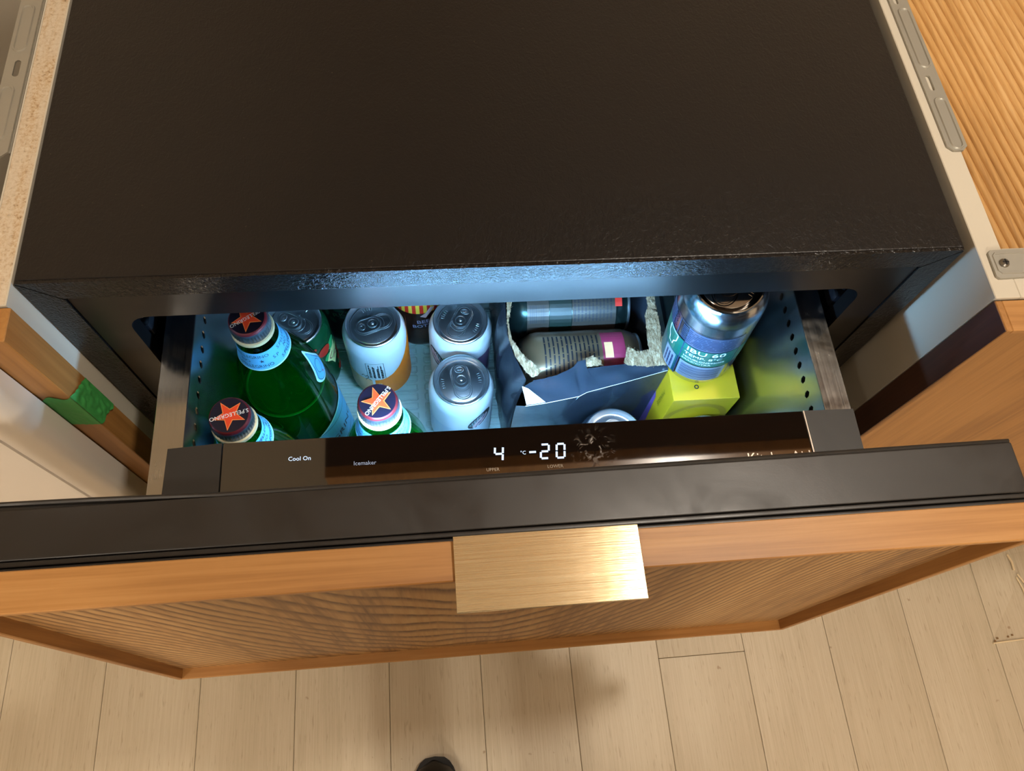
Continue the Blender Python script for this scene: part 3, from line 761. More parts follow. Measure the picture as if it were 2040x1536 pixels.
for u, v, s_ in ((-.001, .093, .0085), (.026, .058, .007), (.022, .043, .006), (.018, .028, .006), (-.028, .06, .007), (-.012, .108, .003)): Pr(f1).poly(ellipse(u, v, s_, s_)).build('printed_dot', M['red'], t)
Pr(f2).poly([(.004, .080), (.018, .086), (.016, .078), (.022, .074), (.016, .058), (.008, .050), (.004, .062), (-.002, .070)]).build('printed_logo', M['lemon'], t)
Pr(cyl(.033, a, .0009)).text('UP', .009, .068, .015, R(-50)).build('lettering', plain('dark_red_ink', '#7b1420', .4), t)
# dark can with leaves
x, y = .1455, .1900
t = make_can('soda_can', 'black soda can with green leaf print at the back beside the dark green can', x, y, 'can_black', tab=R(120))
a = AZ(x, y); p1 = Pr(cyl(.033, a)); p2 = Pr(cyl(.033, a, .0005))
for i in range(14): p1.poly(ellipse(-.03 + .0045 * i, .055 + .05 * ((i * 37) % 10) / 10, .006, .0026, R(40 + 23 * i)))
p1.build('printed_leaves', M['green2'], t); p2.text('RKS', -.006, .072, .011, R(8)).build('lettering', plain('dull_green_ink', '#4c8a5f', .4), t)
Pr(cyl(.033, a)).rect(-.026, -.016, .090, .102).build('printed_patch', M['red'], t)
Pr(cyl(.033, a)).rect(-.034, -.027, .03, .06).build('printed_patch', M['red'], t)
# white and orange can
x, y = .1853, .1175
t = make_can('soda_can', 'white and orange soda can with a boxed text block, behind the third bottle cap', x, y, 'can_white', tab=R(198))
a = AZ(x, y); f = cyl(.033, a); us = [-.052 + .003 * i for i in range(36)]
edge = lambda u: .054 + .018 * ((u + .01) / .04) ** 2 * (1.6 if u > -.01 else .3)
p = Pr(f); p.band([u for u in us if u >= -.0125], lambda u: .016, edge).build('printed_wave', M['orange'], t)
p = Pr(f); p.band([u for u in us if u <= -.0115], lambda u: .016, edge).build('printed_wave', M['peach'], t)
p = Pr(cyl(.033, a, .0005)); u0, u1, v0, v1 = -.0165, .0020, .058, .0935
p.line([(u0, v0), (u0, v1), (u1, v1), (u1, v0)], .0005)
for i, u in enumerate((-.0140, -.0100, -.0055, -.0015)):
    p.lines(u - .0004, u + .0010, v0 + (.002 if i < 3 else 0), v1 - (.003, .006, .011, .004)[i], 1, .9, vertical=True)
    p.lines(u + .0010, u + .0020, v0 + .001, v1 - (.012, .008, .004, .015)[i], 1, .8, vertical=True)
p.build('printed_text', M['inkblack'], t)
p = Pr(cyl(.033, a, .0005)); p.line([(-.024 + .0022 * i, .060 + .004 * (i % 2)) for i in range(5)], .0009).line([(-.020, .052), (-.017, .058), (-.014, .052)], .0008).build('printed_sketch', plain('grey_green_ink', '#5f6a58', .5), t)
Pr(cyl(.033, a, .0007)).text('Cl', -.0065, .043, .008).build('lettering', M['inkwhite'], t)
# root beer can
x, y = .2315, .1790
t = make_can('soda_can', 'dark brown root beer can at the back between two white cans', x, y, 'can_brown', tab=R(60))
a = AZ(x, y) - R(8); f = cyl(.033, a); p = Pr(f)
for i in range(8): p.rect(-.028 + .008 * i, -.024 + .008 * i, .086, .104)
p.build('printed_stripes', M['red'], t); p = Pr(f)
for i in range(7): p.rect(-.024 + .008 * i, -.020 + .008 * i, .086, .104)
p.build('printed_stripes', plain('warm_yellow_ink', '#dfb83a', .4), t)
Pr(cyl(.033, a, .0004)).poly([(.004, .080), (.010, .076), (.016, .086), (.021, .094), (.016, .096), (.010, .086)]).build('printed_foam', M['pinkpale'], t)
Pr(cyl(.033, a, .0005)).text('BEER', .010, .068, .0095, R(4)).text('BOTTLE', .010, .0585, .0085, R(4)).build('lettering', plain('lilac_ink', '#a9a4c8', .4), t)
p = Pr(cyl(.033, a, .0005)); p.lines(-.002, .022, .030, .052, 6, .3).build('printed_text', plain('brown_ink', '#6b4a36', .5), t)
# two white cans
def emblem(t, az, u, v, ang_, s=1.0):
    f0, f1_, f2_ = cyl(.033, az, .0003), cyl(.033, az, .0005), cyl(.033, az, .0007)
    rot = lambda pts: [(u + (a_ * math.cos(ang_) - b_ * math.sin(ang_)) * s, v + (a_ * math.sin(ang_) + b_ * math.cos(ang_)) * s) for a_, b_ in pts]
    Pr(f0).poly(rot(ellipse(0, 0, .019, .011))).build('printed_emblem', M['inkblack'], t)
    Pr(f1_).poly(rot(ellipse(-.002, -.002, .014, .0055))).build('printed_emblem', M['pinkpale'], t)
    p = Pr(f2_)
    p.line(rot([(-.014, -.004), (-.006, -.001), (.004, -.003), (.012, .001)]), .0012 * s)
    p.poly(rot(ellipse(-.004, -.002, .003, .0022))).poly(rot(ellipse(.006, -.001, .0028, .002))).build('printed_emblem', M['mauve'], t)
    p = Pr(f2_)
    for i in range(5): p.ring(rot(ellipse(-.010 + .005 * i, .0068 - .0003 * (i - 2) ** 2, .0022, .0022)), .0006)
    p.build('printed_swirls', M['labelpale'], t)
x, y = .2741, .1165
t = make_can('soda_can', 'white soda can behind another white can, with green and mauve print under it', x, y, 'can_white', tab=R(62))
a = AZ(x, y); f = cyl(.033, a); p = Pr(f); us = [-.018 + .003 * i for i in range(9)]
p.band(us, lambda u: .02, lambda u: .089 - .002 * (u / .02)).build('printed_field', M['leafgreen'], t)
p = Pr(f); p.band([.006 + .003 * i for i in range(12)], lambda u: .02, lambda u: .0888).build('printed_field', M['mauve'], t)
emblem(t, a, -.027, .080, R(-62), .95)
x, y = .2713, .0493
t = make_can('soda_can', 'white soda can in front, beside the navy carton', x, y, 'can_white', tab=R(97))
a = AZ(x, y); emblem(t, a, .021, .083, R(52), .95)
Pr(cyl(.033, a)).rect(-.045, .045, .018, .070).build('printed_field', plain('ice_white_ink', '#cfdce6', .3, .2), t)
# tall silver can tilted on the yellow box
tz = -.2160
dirv = Vector((-.0226, -.0156, .1555)).normalized()
q = Vector((0, 0, 1)).rotation_difference(dirv).to_euler()
t = make_can('beer_can', 'tall silver beer can with teal band leaning on the yellow box', .4885, .0352, 'can_silver', z=tz, r=.033, h=.158, tab=R(62), rot=tuple(q), lidr=.0262, lid_m='lid_dark')
az = R(-122); r_ = .033
def c1(o):
    f_ = cyl(r_, az, o); return lambda u, v: f_(u, .0175 + (v - .014) * .897)
u0, u1 = -.012, .034; 
Pr(c1(.0003)).rect(-.060, .052, .059, .097).build('printed_band', M['teal'], t)
Pr(c1(.0003)).rect(-.060, u0 - .001, .014, .059).build('printed_band', M['tealdark'], t)
Pr(c1(.0004)).rect(u0 + .002, u1 - .004, .020, .0575).build('printed_panel', M['labelpanel'], t)
Pr(c1(.0004)).rect(u0 - .017, u0 - .003, .014, .056).build('printed_panel', M['labelpanel'], t)
Pr(c1(.0003)).rect(u0, u1, .098, .130).build('printed_panel', M['textpanel'], t)
Pr(c1(.0003)).rect(-.058, u0 - .018, .098, .130).build('printed_panel', M['textpanel'], t)
p = Pr(c1(.0006))
p.line([(u0, .014), (u0, .098)], .0010).line([(u1, .030), (u1, .131), (-.052, .131)], .0008).line([(-.022, .098), (-.022, .131)], .0009).line([(-.052, .0975), (u1, .0975)], .0009)
p.line([(u0, .0840), (u1, .0840)], .0006).line([(u0, .0755), (u1, .0755)], .0005)
p.lines(-.018, u1 - .005, .101, .128, 8, .42)
p.lines(-.056, -.026, .101, .128, 6, .42)
v = .022
while v < .055: p.rect(u0 + .004, u1 - .007, v, v + .0010 + .0006 * ((int(v * 5000)) % 2)); v += .0030
for i in range(3): p.lines(u0 - .0145 + .0038 * i, u0 - .0125 + .0038 * i, .018, .050, 1, .9, vertical=True)
p.build('printed_text', M['ink'], t)
p = Pr(c1(.0006)); p.text('IBU 60', u0 + .0200, .0905, .0125, 0, .95).text('TEMP. 8\u00b0C', u0 + .0190, .0795, .0076, 0, .95)
p.text('HOUBLONS/HOPS', u0 + .0205, .0712, .0048, 0, .9).text('SAAZ/CITRA', u0 + .0150, .0650, .0042, 0, 1.1)
p.line([(-.032, .095), (-.019, .095), (-.0195, .082), (-.0225, .076), (-.0230, .068), (-.0280, .068), (-.0285, .076), (-.0315, .082), (-.032, .095)], .0009)
p.build('lettering', M['inkwhite'], t)
# front cans half hidden by the display panel
t = make_can('soda_can', 'silver can lid just behind the display, in front of the navy carton', .4079, -.0300, 'can_silver', h=.1525, tab=R(80))
t = make_can('soda_can', 'silver can rim peeking over the display in front of the yellow box', .4935, -.0418, 'can_silver', h=.158, r=.0305, tab=R(100))
# cans lying in the carton
def lying(label, x0, yy, zz, spin):
    t = make_can('soda_can', label, x0, yy, 'greyink' if 'upper' in label else 'yellowlabel', z=zz, tab=0, rot=(0, R(90), 0), h=.121 if 'upper' in label else .115)
    return t
t = lying('upper dark can with teal band lying on its side inside the carton', .3200, .1190, -.262, 0)
ft = lambda o: (lambda u, v: ((.033 + o) * math.cos(PI - .0 + u / .033), (.033 + o) * math.sin(PI + u / .033), v))   # u=0 is the top of the lying can
Pr(ft(.0003)).rect(-.012, .003, .018, .062).build('printed_band', M['teal'], t)
for a_, b_ in ((.018, .0395), (.0625, .106)): Pr(ft(.0003)).rect(.004 if a_ < .05 else -.008, .046, a_, b_).build('printed_panel', M['panelgrey'], t)
Pr(ft(.0003)).rect(.004, .046, .040, .062).build('printed_panel', plain('black_green_ink', '#0e1d17', .4), t)
p = Pr(ft(.0006)); p.barcode(.016, .034, .0205, .0365, vertical=False)
p.lines(.0, .036, .064, .102, 12, .5) if False else None
for i in range(11): p.lines(-.004, .034, .064 + .0036 * i, .0662 + .0036 * i, 1, .75)
p.build('printed_text', M['inkblack'], t)
Pr(ft(.0004)).rect(.0, .02, .105, .112).build('printed_patch', M['red'], t)
t = lying('lower olive can with pink band lying on its side inside the carton', .3290, .0525, -.262, 0)
Pr(ft(.0003)).rect(-.02, .030, .076, .098).build('printed_band', M['pink'], t)
Pr(ft(.0004)).rect(-.006, .010, .078, .086).build('printed_patch', M['peach'], t)
p = Pr(ft(.0006))
for i in range(13): p.lines(-.016, .030, .020 + .0042 * i, .0222 + .0042 * i, 1, .7)
p.line([(-.016, .043), (.030, .043)], .0006)
p.build('printed_text', M['inkblack'], t)

# ------------------------------------------------------------------ torn carton
ct = thing('drink_carton', 'torn open glossy navy drink carton with ragged brown fibre edges', 'box', (.387, .1, zf + .0045))
zt = -.215; th_ = .0006
def sheet(fn, nu, nv, off):
    """two-sided thin sheet"""
    m = MB(); m.grid(fn, nu, nv)
    geom = list(m.b.faces); ret = bmesh.ops.solidify(m.b, geom=geom, thickness=off); return m
cb = zf + .0048
E_ = [(.3175, -.0030, -.226), (.3263, -.0057, -.2220), (.3431, -.0052, -.2190), (.3740, -.0015, -.2160), (.3818, .0020, -.2155), (.4151, .0091, zt), (.4589, .0194, zt)]
def lerp_path(P, u):
    s_ = u * (len(P) - 1); i = min(int(s_), len(P) - 2); return Vector(P[i]).lerp(Vector(P[i + 1]), s_ - i)
def front(u, v):
    a = lerp_path(E_, u); c = Vector((.3165 + .1425 * u, .0080 + .012 * u, cb)); q = a.lerp(c, v)
    d = .0018 * noise.noise((q.x * 38, q.z * 30, 2)) * min(1, 6 * v) * (1 - v); return (q.x, q.y + d, q.z)
obj('front_panel', sheet(front, 36, 20, th_), M['card'], ct)
def left(u, v):
    top = lerp_path([(.3175, -.0030, -.226), (.3285, .0180, -.2185), (.3245, .0290, -.2170), (.3185, .0450, -.2160), (.3150, .0610, zt), (.3150, .0800, zt), (.3160, .1050, zt), (.3165, .14, zt), (.3165, .18, zt), (.3165, .23, zt)], u); bot = Vector((.3150, .008 + .222 * u, cb)); q = top.lerp(bot, v)
    return (q.x - .0075 * math.sin(PI * min(1, v * 1.1)) * (1 - .6 * u) * min(1, u * 5) - .0030 * noise.noise((q.y * 55, q.z * 12, 5)) * min(1, 5 * v) * min(1, u * 12) - .0003, q.y, q.z)
obj('side_panel', sheet(left, 44, 20, th_), M['card'], ct)
obj('side_panel', MB().box(.4588, .4596, .0196, .23, cb, zt), M['card'], ct)
obj('inner_lining', MB().box(.3170, .458, .228, .2286, cb, zt - .001).box(.3170, .458, .021, .228, cb, cb + .0006), M['cardin'], ct)
obj('back_panel', MB().box(.3165, .4596, .2296, .2302, cb, zt), M['card'], ct)
# strip of the top left at the front, its torn edge ragged
T_ = [(.3263, .0118, -.2165), (.3352, .0165, -.2155), (.3445, .0174, zt), (.3563, .0203, zt), (.3709, .0262, zt + .001), (.3762, .0319, zt + .002), (.3834, .0330, zt + .002), (.3836, .0248, zt), (.3989, .0266, zt), (.4298, .0285, zt), (.4588, .0244, zt)]
def flap(u, v):
    a = lerp_path(E_[1:], u); c = lerp_path(T_, u); q = a.lerp(c, v)
    rag = .0011 * noise.noise((u * 60, 3, 1)) * v
    dip = -.0035 * math.exp(-((u - .47) / .07) ** 2) * (1 - v) * 2 * (.2 + v)
    return (q.x, q.y + rag, q.z + dip + .0040 * noise.noise((q.x * 38, q.y * 50, 8)) * math.sin(PI * v) + .0003)
obj('top_flap', sheet(flap, 54, 8, th_), M['card'], ct)
obj('torn_corner', MB().prism([(.3233, .0107, -.2150), (.3285, .0079, -.2145), (.3431, -.0048, -.2175), (.3263, -.0053, -.2205)], (0, 0, .0006)), M['cardwhite'], ct, label='white torn paper corner')
# white hairline where the folds are scuffed
b = MB()
b.tube([lerp_path(E_, i / 40) + Vector((0, -.0001, .0002)) for i in range(6, 41)], .0002, 5)
b.tube([(.3740, -.0015, -.2160), (.3705, .0002, -.236), (.3660, .0022, -.262), (.3610, .0042, -.290)], .00022, 5)
obj('scuffed_edge', b, M['cardwhite'], ct)
def fibre(poly, z, seed, h=.0022):
    cx = sum(p[0] for p in poly) / len(poly); rn = random.Random(seed); pts = []
    for i in range(len(poly)):
        a, c = poly[i], poly[(i + 1) % len(poly)]; L = math.hypot(c[0] - a[0], c[1] - a[1]); n = max(1, int(L / .0012))
        for k in range(n):
            tt = k / n; pts.append((a[0] + (c[0] - a[0]) * tt + rn.uniform(-.0004, .0004), a[1] + (c[1] - a[1]) * tt + rn.uniform(-.0004, .0004), z + rn.uniform(-.0004, .0004)))
    m = MB().prism(pts, (0, 0, -h * .4)); bmesh.ops.subdivide_edges(m.b, edges=[e for e in m.b.edges if e.calc_length() > .003], cuts=1)
    for v in m.b.verts: v.co.z += .0012 * noise.noise((v.co.x * 500, v.co.y * 400, seed))
    return m
FL = [(.3179, .13), (.3217, .13), (.3215, .0991), (.3165, .0751), (.3180, .0592), (.3242, .0459), (.3304, .0379), (.3354, .0325), (.3421, .0256), (.3380, .0198), (.3324, .0190), (.3260, .0279), (.3200, .0399), (.3155, .0568), (.3150, .0752), (.3165, .0993)]
FR = [(.4499, .13), (.4590, .13), (.4590, .0754), (.4588, .0600), (.4588, .0244), (.4406, .0240), (.4221, .0262), (.4195, .0296), (.4252, .0459), (.4327, .0393), (.4450, .0413), (.4441, .045), (.4457, .0608), (.4463, .0769), (.4509, .0876)]
FB = [(.3838, .0345), (.3907, .0363), (.3971, .0308), (.3990, .0262), (.3836, .0256)]
for i, (poly, nm) in enumerate(((FL, 'ragged fibre edge'), (FR, 'wide ragged fibre edge'), (FB, 'small torn fibre bump'))):
    obj('torn_fibre', fibre(poly, zt + .0016 + (.002 if i == 2 else 0), i), M['kraft'], ct, sharp=80)
b = MB(); rn = random.Random(9)
for i in range(90):
    k = rn.choice([(FR, .0014), (FL, .0012), (FR, .0014)]); P0 = k[0]; j = rn.randrange(len(P0)); a, c = P0[j], P0[(j + 1) % len(P0)]; tt = rn.random()
    q = Vector((a[0] + (c[0] - a[0]) * tt, a[1] + (c[1] - a[1]) * tt, zt + .0014)); d = Vector((rn.uniform(-1, 1), rn.uniform(-1, 1), rn.uniform(0, .8))) * .0022
    b.tube([q, q + d * .5 + Vector((0, 0, .0004)), q + d], .00010, 4)
obj('loose_fibres', b, M['kraft'], ct, kind='stuff')
fp = plane((.3465, .0025, -.2800), (.1425, .012, 0), (0, -.03, 1), .0016)
p = Pr(fp); p.text('p', .0175, .0045, .019, R(-90)).text('ZE', .0070, .0005, .0068, R(-90)).text('SUG', -.0005, -.0005, .0068, R(-90))
p.build('lettering', M['inkwhite'], ct, world=True)

# ------------------------------------------------------------------ yellow box
yb = thing('drink_box', 'lime yellow card box under the tall silver can', 'box', (.495, .02, zf + .0043))
bx0, bx1, by0, by1, bz = .4600, .5225, -.0105, .0500, -.2170
obj('carton_body', MB().box(bx0, bx1, by0, by1, zf + .0044, bz, .0006, 2), M['yellow'], yb)
p = Pr(plane((.4836, .0022, bz), (1, 0, 0), (0, 1, 0))); p.ring(ellipse(0, 0, .0022, .0022), .0010); p.build('printed_ring', M['inkblack'], yb, world=True)
fpl = plane((bx0, by0, bz), (0, -1, 0), (0, 0, 1))
p = Pr(fpl); p.poly([(-.048, -.034), (-.026, -.050), (-.014, -.165), (-.048, -.165)], 1); p.build('printed_field', M['purple'], yb, world=True)
p = Pr(plane((bx0, by0, bz), (0, -1, 0), (0, 0, 1), .0005)); p.text('MANGUE', -.018, -.034, .0072, R(-90)); p.build('lettering', M['yellow_dark'], yb, world=True)
p = Pr(plane(((bx0 + bx1) / 2, by0, bz), (1, 0, 0), (0, 0, 1))); p.ring(ellipse(0, -.045, .031, .034, 0, 32), .006); p.build('reflected_arch', M['gold'], yb, world=True)  # arch paints the front can shoulder's reflection onto the card

# ------------------------------------------------------------------ bottles
def star(r0, r1, rot): return [((r0 if k % 2 == 0 else r1) * math.cos(rot + PI * k / 5), (r0 if k % 2 == 0 else r1) * math.sin(rot + PI * k / 5)) for k in range(10)]
def bottle(label, x, y, base, capang, starang, labaz, level=.155):
    z = zf + .0043; top = Vector((x, y, -.1150)); bs = Vector((base[0], base[1], z)); d = (top - bs); Hb = d.length
    q = Vector((0, 0, 1)).rotation_difference(d.normalized()).to_euler()
    t = thing('water_bottle', label, 'bottle', tuple(bs), 'green bottles at the left of the drawer', tuple(q))
    k = Hb - .2857
    outp = [(.030, .002), (.036, 0), (.0395, .004), (.0405, .012), (.0408, .10), (.0406, .125), (.0395, .150), (.0372, .175), (.0340, .197), (.0295, .214), (.0240, .230), (.0200, .242), (.0182, .252), (.0172, .2585), (.0160, .262), (.0150, .265), (.0145, .270), (.0145, .280)]
    inn = [(r - .0028, z_) for r, z_ in reversed(outp[2:])]
    prof = [(0, .004)] + outp + [(.0117, .280)] + inn + [(.030, .0075), (0, .009)]
    obj('glass', MB().lathe(prof, seg=56), M['bottle'], t, world=False, sharp=50)
    iw = [(r - .0030, z_) for r, z_ in outp[2:] if z_ < level]
    import bisect
    def rad(z_):
        for (r0, z0), (r1, z1) in zip(outp[2:], outp[3:]):
            if z0 <= z_ <= z1: return r0 + (r1 - r0) * (z_ - z0) / (z1 - z0)
    obj('water', MB().lathe([(0, .0095), (.029, .0080)] + iw + [(rad(level) - .0030, level), (0, level)], seg=56), M['water'], t, world=False, sharp=50)
    obj('water_line', MB().tube([((rad(level) - .0036) * math.cos(2 * PI * k_ / 48), (rad(level) - .0036) * math.sin(2 * PI * k_ / 48), level) for k_ in range(48)], .0011, 6, True), M['waterline'], t, world=False, sharp=80)
    def surf(az, off):
        def f(u, v):
            r = rad(v) + off; a = az + u / r; return (r * math.cos(a), r * math.sin(a), v)
        return f
    def sleeve(nm, z0, z1, m_, n, off=.0004):
        obj(nm, MB().lathe([(rad(z0 + (z1 - z0) * i / n) + off, z0 + (z1 - z0) * i / n) for i in range(n + 1)], seg=56), M[m_], t, world=False)
    sleeve('neck_label', .2385, .2590, 'labelblue', 6); sleeve('neck_label_edge', .2375, .2387, 'labelpale', 1, .0005)
    p = Pr(surf(labaz, .0007))
    for i, v in enumerate((.2545, .2485, .2425)):
        for j in range(2): p.text('S.PELLEGRINO' if i != 1 else 'NO     \u2605     S.P', -.020 + .040 * j + (.007 if i % 2 else 0), v, .0050)
    p.build('lettering', M['ink'], t)
    us = [-.030 + .004 * i for i in range(31)]
    Pr(surf(labaz + R(25), .0004)).band(us, lambda u: .020, lambda u: .130 - .35 * (u - .03) ** 2 / .06).build('body_label', M['labelblue'], t)
    Pr(surf(labaz + R(25), .0005)).band(us, lambda u: .1295 - .35 * (u - .03) ** 2 / .06, lambda u: .132 - .35 * (u - .03) ** 2 / .06).build('body_label_edge', M['labelpale'], t)
    p = Pr(surf(labaz, .0007)); p.text('S.PELLEGRINO', .0, .085, .014).line([(-.05, .1135), (.05, .1135)], .0008).line([(-.04, .06), (.04, .064)], .0012).line([(-.045, .045), (.04, .050)], .002); p.build('lettering', M['ink'], t)
    mz = .190; la = labaz + R(50)
    drop = [(.0135 * math.cos(a_) * (1 - .72 * max(0, math.sin(a_)) ** 1.3), mz + (.0150 + .018 * max(0, math.sin(a_))) * math.sin(a_)) for a_ in [2 * PI * i / 28 for i in range(28)]]
    Pr(surf(la, .0004)).poly(drop, 4).build('shoulder_label', M['labelpale'], t)
    Pr(surf(la, .0007)).poly([(u * .84, mz + (v - mz) * .86) for u, v in drop], 4).build('shoulder_label', M['labelblue'], t)
    Pr(surf(la, .0009)).ring([(u * .80, mz + (v - mz) * .83) for u, v in drop], .0006).ring(ellipse(0, mz + .004, .006, .008), .0005).build('shoulder_print', M['ink'], t)
    Pr(surf(la, .0010)).poly([(a_, mz - .0065 + b_) for a_, b_ in star(.0018, .0008, PI / 2)], 1).build('shoulder_star', M['red'], t)
    # cap: ring, ribbed skirt, painted top
    h = Hb
    obj('cap_ring', MB().lathe([(.0150, h - .0182), (.0166, h - .0180), (.0170, h - .0162), (.0166, h - .0142), (.0152, h - .0138)], seg=40), M['cap_ring'], t, world=False)
    cp_ = obj('cap', MB().lathe([(.0150, h - .0139), (.0154, h - .0125), (.0154, h - .0062), (.0153, h - .0046), (.0150, h - .0026), (.0143, h - .0009), (.0134, h - .0002), (0, h - .0002)], seg=80, mats=[0, 0, 0, 0, 1, 1, 2], ribs=((1, 2), 0, .0004)), [M['cap_metal'], M['cap_red'], M['cap_navy']], t, world=False)
    tp = lambda off: (lambda u, v: (u, v, h - .0002 + off))
    Pr(tp(.0002)).poly(star(.0122, .0050, starang), 1).build('cap_star', M['starline'], cp_)
    Pr(tp(.0004)).poly(star(.0108, .0042, starang), 1).build('cap_star', M['star'], cp_)
    Pr(tp(.0006)).text('S.PELLEGRINO', 0, 0, .0044, capang).build('cap_lettering', M['inkwhite'], cp_)
    return t
bottle('green glass bottle at the front left corner of the drawer, star cap upside down', .0975, -.0440, (.0930, -.0475), R(194), R(-92), R(-60), .168)
bottle('green glass bottle leaning behind the front left bottle, its cap under the black lip', .1055, .0355, (.1185, .0360), R(210), R(-90), R(-48), .168)
bottle('green glass bottle whose cap stands in front of the white and orange can', .2036, -.0390, (.2036, -.0440), R(231), R(107), R(-75))

# ------------------------------------------------------------------ floor: shoe and torn film
PX = .29
pe = thing('person', 'person standing below the frame, only a black shoe toe showing on the floor', 'person', (PX, -.55, F))
def skin_mesh(pts, edges, root):
    me = bpy.data.meshes.new('k'); me.from_pydata([p[0] for p in pts], edges, []); ob = bpy.data.objects.new('k', me); C.objects.link(ob)
    md = ob.modifiers.new('s', 'SKIN'); md.use_smooth_shade = True
    for d_, p in zip(me.skin_vertices[0].data, pts): d_.radius = p[1] if isinstance(p[1], tuple) else (p[1], p[1])
    me.skin_vertices[0].data[root].use_root = True
    sb = ob.modifiers.new('b', 'SUBSURF'); sb.levels = 1
    bpy.context.view_layer.update()
    out = bpy.data.meshes.new_from_object(ob.evaluated_get(bpy.context.evaluated_depsgraph_get()))
    b_ = MB(); b_.b.from_mesh(out); bpy.data.objects.remove(ob); bpy.data.meshes.remove(out); bpy.data.meshes.remove(me); return b_
P_ = [((PX, -.575, .05), (.155, .105)), ((PX, -.58, .20), (.140, .095)), ((PX - .002, -.575, .38), (.160, .105)), ((PX - .003, -.565, .50), (.150, .085)), ((PX - .004, -.545, .575), .056), ((PX - .006, -.520, .66), (.075, .085)), ((PX - .008, -.490, .745), (.070, .085)), ((PX - .008, -.475, .80), .045)]
E2 = [(k, k + 1) for k in range(7)]
def chain(start, pts):
    k = start
    for p in pts: P_.append(p); E2.append((k, len(P_) - 1)); k = len(P_) - 1
    return k
for sx, kn, an in ((-1, (.222, -.50, -.39), (.213, -.535, -.76)), (1, (.392, -.57, -.39), (.395, -.625, -.76))):
    chain(0, [((PX + sx * .09, -.565, -.06), .088), (kn, .060), ((an[0], an[1], -.58), .054), (an, .042)])
for sx in (-1, 1):
    wr = chain(3, [((PX + sx * .165, -.565, .485), .060), ((PX + sx * .205, -.545, .26), .044), ((PX + sx * .125 - .02, -.385, .345), .028), ((PX + sx * .105 - .035, -.340, .375), (.030, .016))])
    for f_ in range(4):
        bx = PX + sx * (.098 + .004 * f_) - .038; by = -.318 + .012 * (f_ - 1.5) * .5; bz_ = .392 + .016 * (f_ - 1.5)
        L_ = (.9, 1.0, .95, .8)[f_]
        chain(wr, [((bx, by, bz_), .0085), ((bx - sx * .010 * L_, by + .024 * L_, bz_ + .006), .0075), ((bx - sx * .026 * L_, by + .030 * L_, bz_ + .008), .0065)])
    chain(wr, [((PX + sx * .080 - .036, -.335, .365), .0095), ((PX + sx * .062 - .036, -.322, .372), .0085)])
b = skin_mesh(P_, E2, 0)
for f_ in b.b.faces:
    c_ = f_.calc_center_median(); f_.material_index = 1 if c_.z < .06 else (0 if (c_.z < .545 and c_.y < -.39) else 2)
obj('body', b, [M['jumper'], M['trousers'], M['skin']], pe, sharp=180)
b = MB().lathe([(0, .128), (.050, .118), (.083, .085), (.098, .03), (.094, -.03), (.078, -.075), (.060, -.095)], seg=28).xf(Matrix.Translation((PX - .008, -.508, .715)) @ Matrix.Rotation(R(-28), 4, 'X'))
obj('hair', b, M['hair'], pe, sharp=180)
for sx in (-1, 1):
    obj('eye', MB().lathe([(0, -.011)] + [(.011 * math.sin(PI * k / 8), -.011 * math.cos(PI * k / 8)) for k in range(1, 8)] + [(0, .011)], c=(PX - .007 + sx * .032, -.428, .700), seg=14), M['inkwhite'], pe)
obj('nose', MB().lathe([(0, .030), (.008, .012), (.013, -.012), (.009, -.020), (0, -.022)], seg=14).xf(Matrix.Translation((PX - .007, -.420, .672)) @ Matrix.Rotation(R(-20), 4, 'X')), M['skin'], pe)
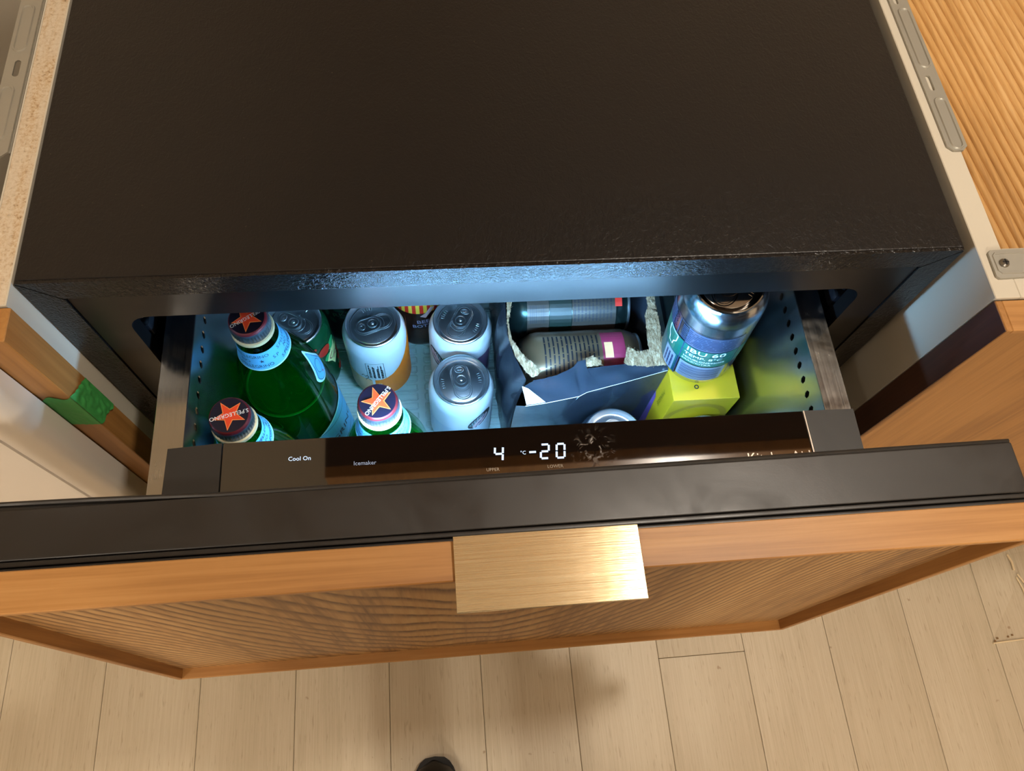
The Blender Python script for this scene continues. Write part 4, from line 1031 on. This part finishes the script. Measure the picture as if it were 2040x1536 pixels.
def shoe(cx, dy):
    def f(u, v):
        y = -.592 + .287 * v; wv = .036 + .012 * math.sin(PI * min(1, v * .9 + .1)); e = max(0, (v - .80) / .2); e2 = max(0, (.12 - v) / .12)
        wv *= math.sqrt(max(0.0, 1 - e ** 2.2)) if e else 1; wv *= math.sqrt(max(0, 1 - e2 ** 2)) if e2 else 1
        hh = (.095 * (1 - v) ** 1.2 + .048) * (math.sqrt(max(0, 1 - e ** 2.5)) if e else 1)
        a = 2 * PI * u; c_, s_ = math.cos(a), math.sin(a)
        px = abs(c_) ** .7 * (1 if c_ > 0 else -1) * max(wv, .002); pz = hh * max(0, s_) ** .8 if s_ > 0 else 0
        return (cx + px + .006 * math.sin(PI * v), y + dy, F + .014 + pz)
    so = obj('shoe', MB().grid(f, 28, 26, True), M['rubber'], pe, sharp=60, label='black shoe')
    pts = []
    for k in range(40):
        a = 2 * PI * k / 40; y = -.4485 + .1475 * math.sin(a)
        wd = .044 * abs(math.cos(a)) ** .6 * (1 if math.cos(a) > 0 else -1); pts.append((cx + .0015 + wd, y + dy, F + .001))
    obj('sole', MB().prism(pts, (0, 0, .0135)), M['sole'], so)
shoe(.213, 0); shoe(.395, -.09)
ph = thing('phone', 'black phone held in both hands above the pulled out drawer', 'phone', (.25, -.28, .41))
mw = Matrix.Translation((0.249926, -0.262678, 0.408084)) @ cam.rotation_euler.to_matrix().to_4x4()
obj('case', MB().box(-.078, .078, -.037, .037, .012, .0205, .004, 3).xf(mw), M['bezel'], ph)
obj('screen', MB().box(-.075, .075, -.034, .034, .0206, .0210).xf(mw), M['liner'], ph)
ft_ = thing('film_scrap', 'torn clear film scrap with pale frayed edges at the right edge of the floor', 'film', (1.25, -.15, F + .0004))
obj('sheet', MB().prism([(1.2173, -.0707, F + .0005), (1.40, -.05, F + .0005), (1.40, -.205, F + .0005), (1.1384, -.2115, F + .0005), (1.205, -.135, F + .0005)], (0, 0, .0002)), M['film'], ft_)
b = MB().tube([(1.2173, -.0707, F + .002), (1.2200, -.085, F + .003), (1.2195, -.098, F + .0022)], .0018, 6)
b.tube([(1.2225, -.105, F + .003), (1.2300, -.122, F + .0035), (1.2380, -.145, F + .003)], .0014, 6).tube([(1.2195, -.110, F + .002), (1.2230, -.128, F + .003), (1.2250, -.148, F + .002)], .0012, 6)
b.tube([(1.1400, -.2122, F + .002), (1.17, -.2110, F + .002), (1.26, -.208, F + .002)], .0012, 6)
obj('frayed_edge', b, M['filmedge'], ft_)
b = MB()
for x, y in ((1.143, -.2105), (1.1485, -.2065), (1.168, -.2055), (1.176, -.2035)): b.box(x, x + .004, y, y + .003, F + .0008, F + .002, .0006, 1)
obj('frayed_bit', b, M['splinter'], ft_)

# ------------------------------------------------------------------ stand everything on the floor: z counts from the fridge top
for o in TOPS: o.location.z += G
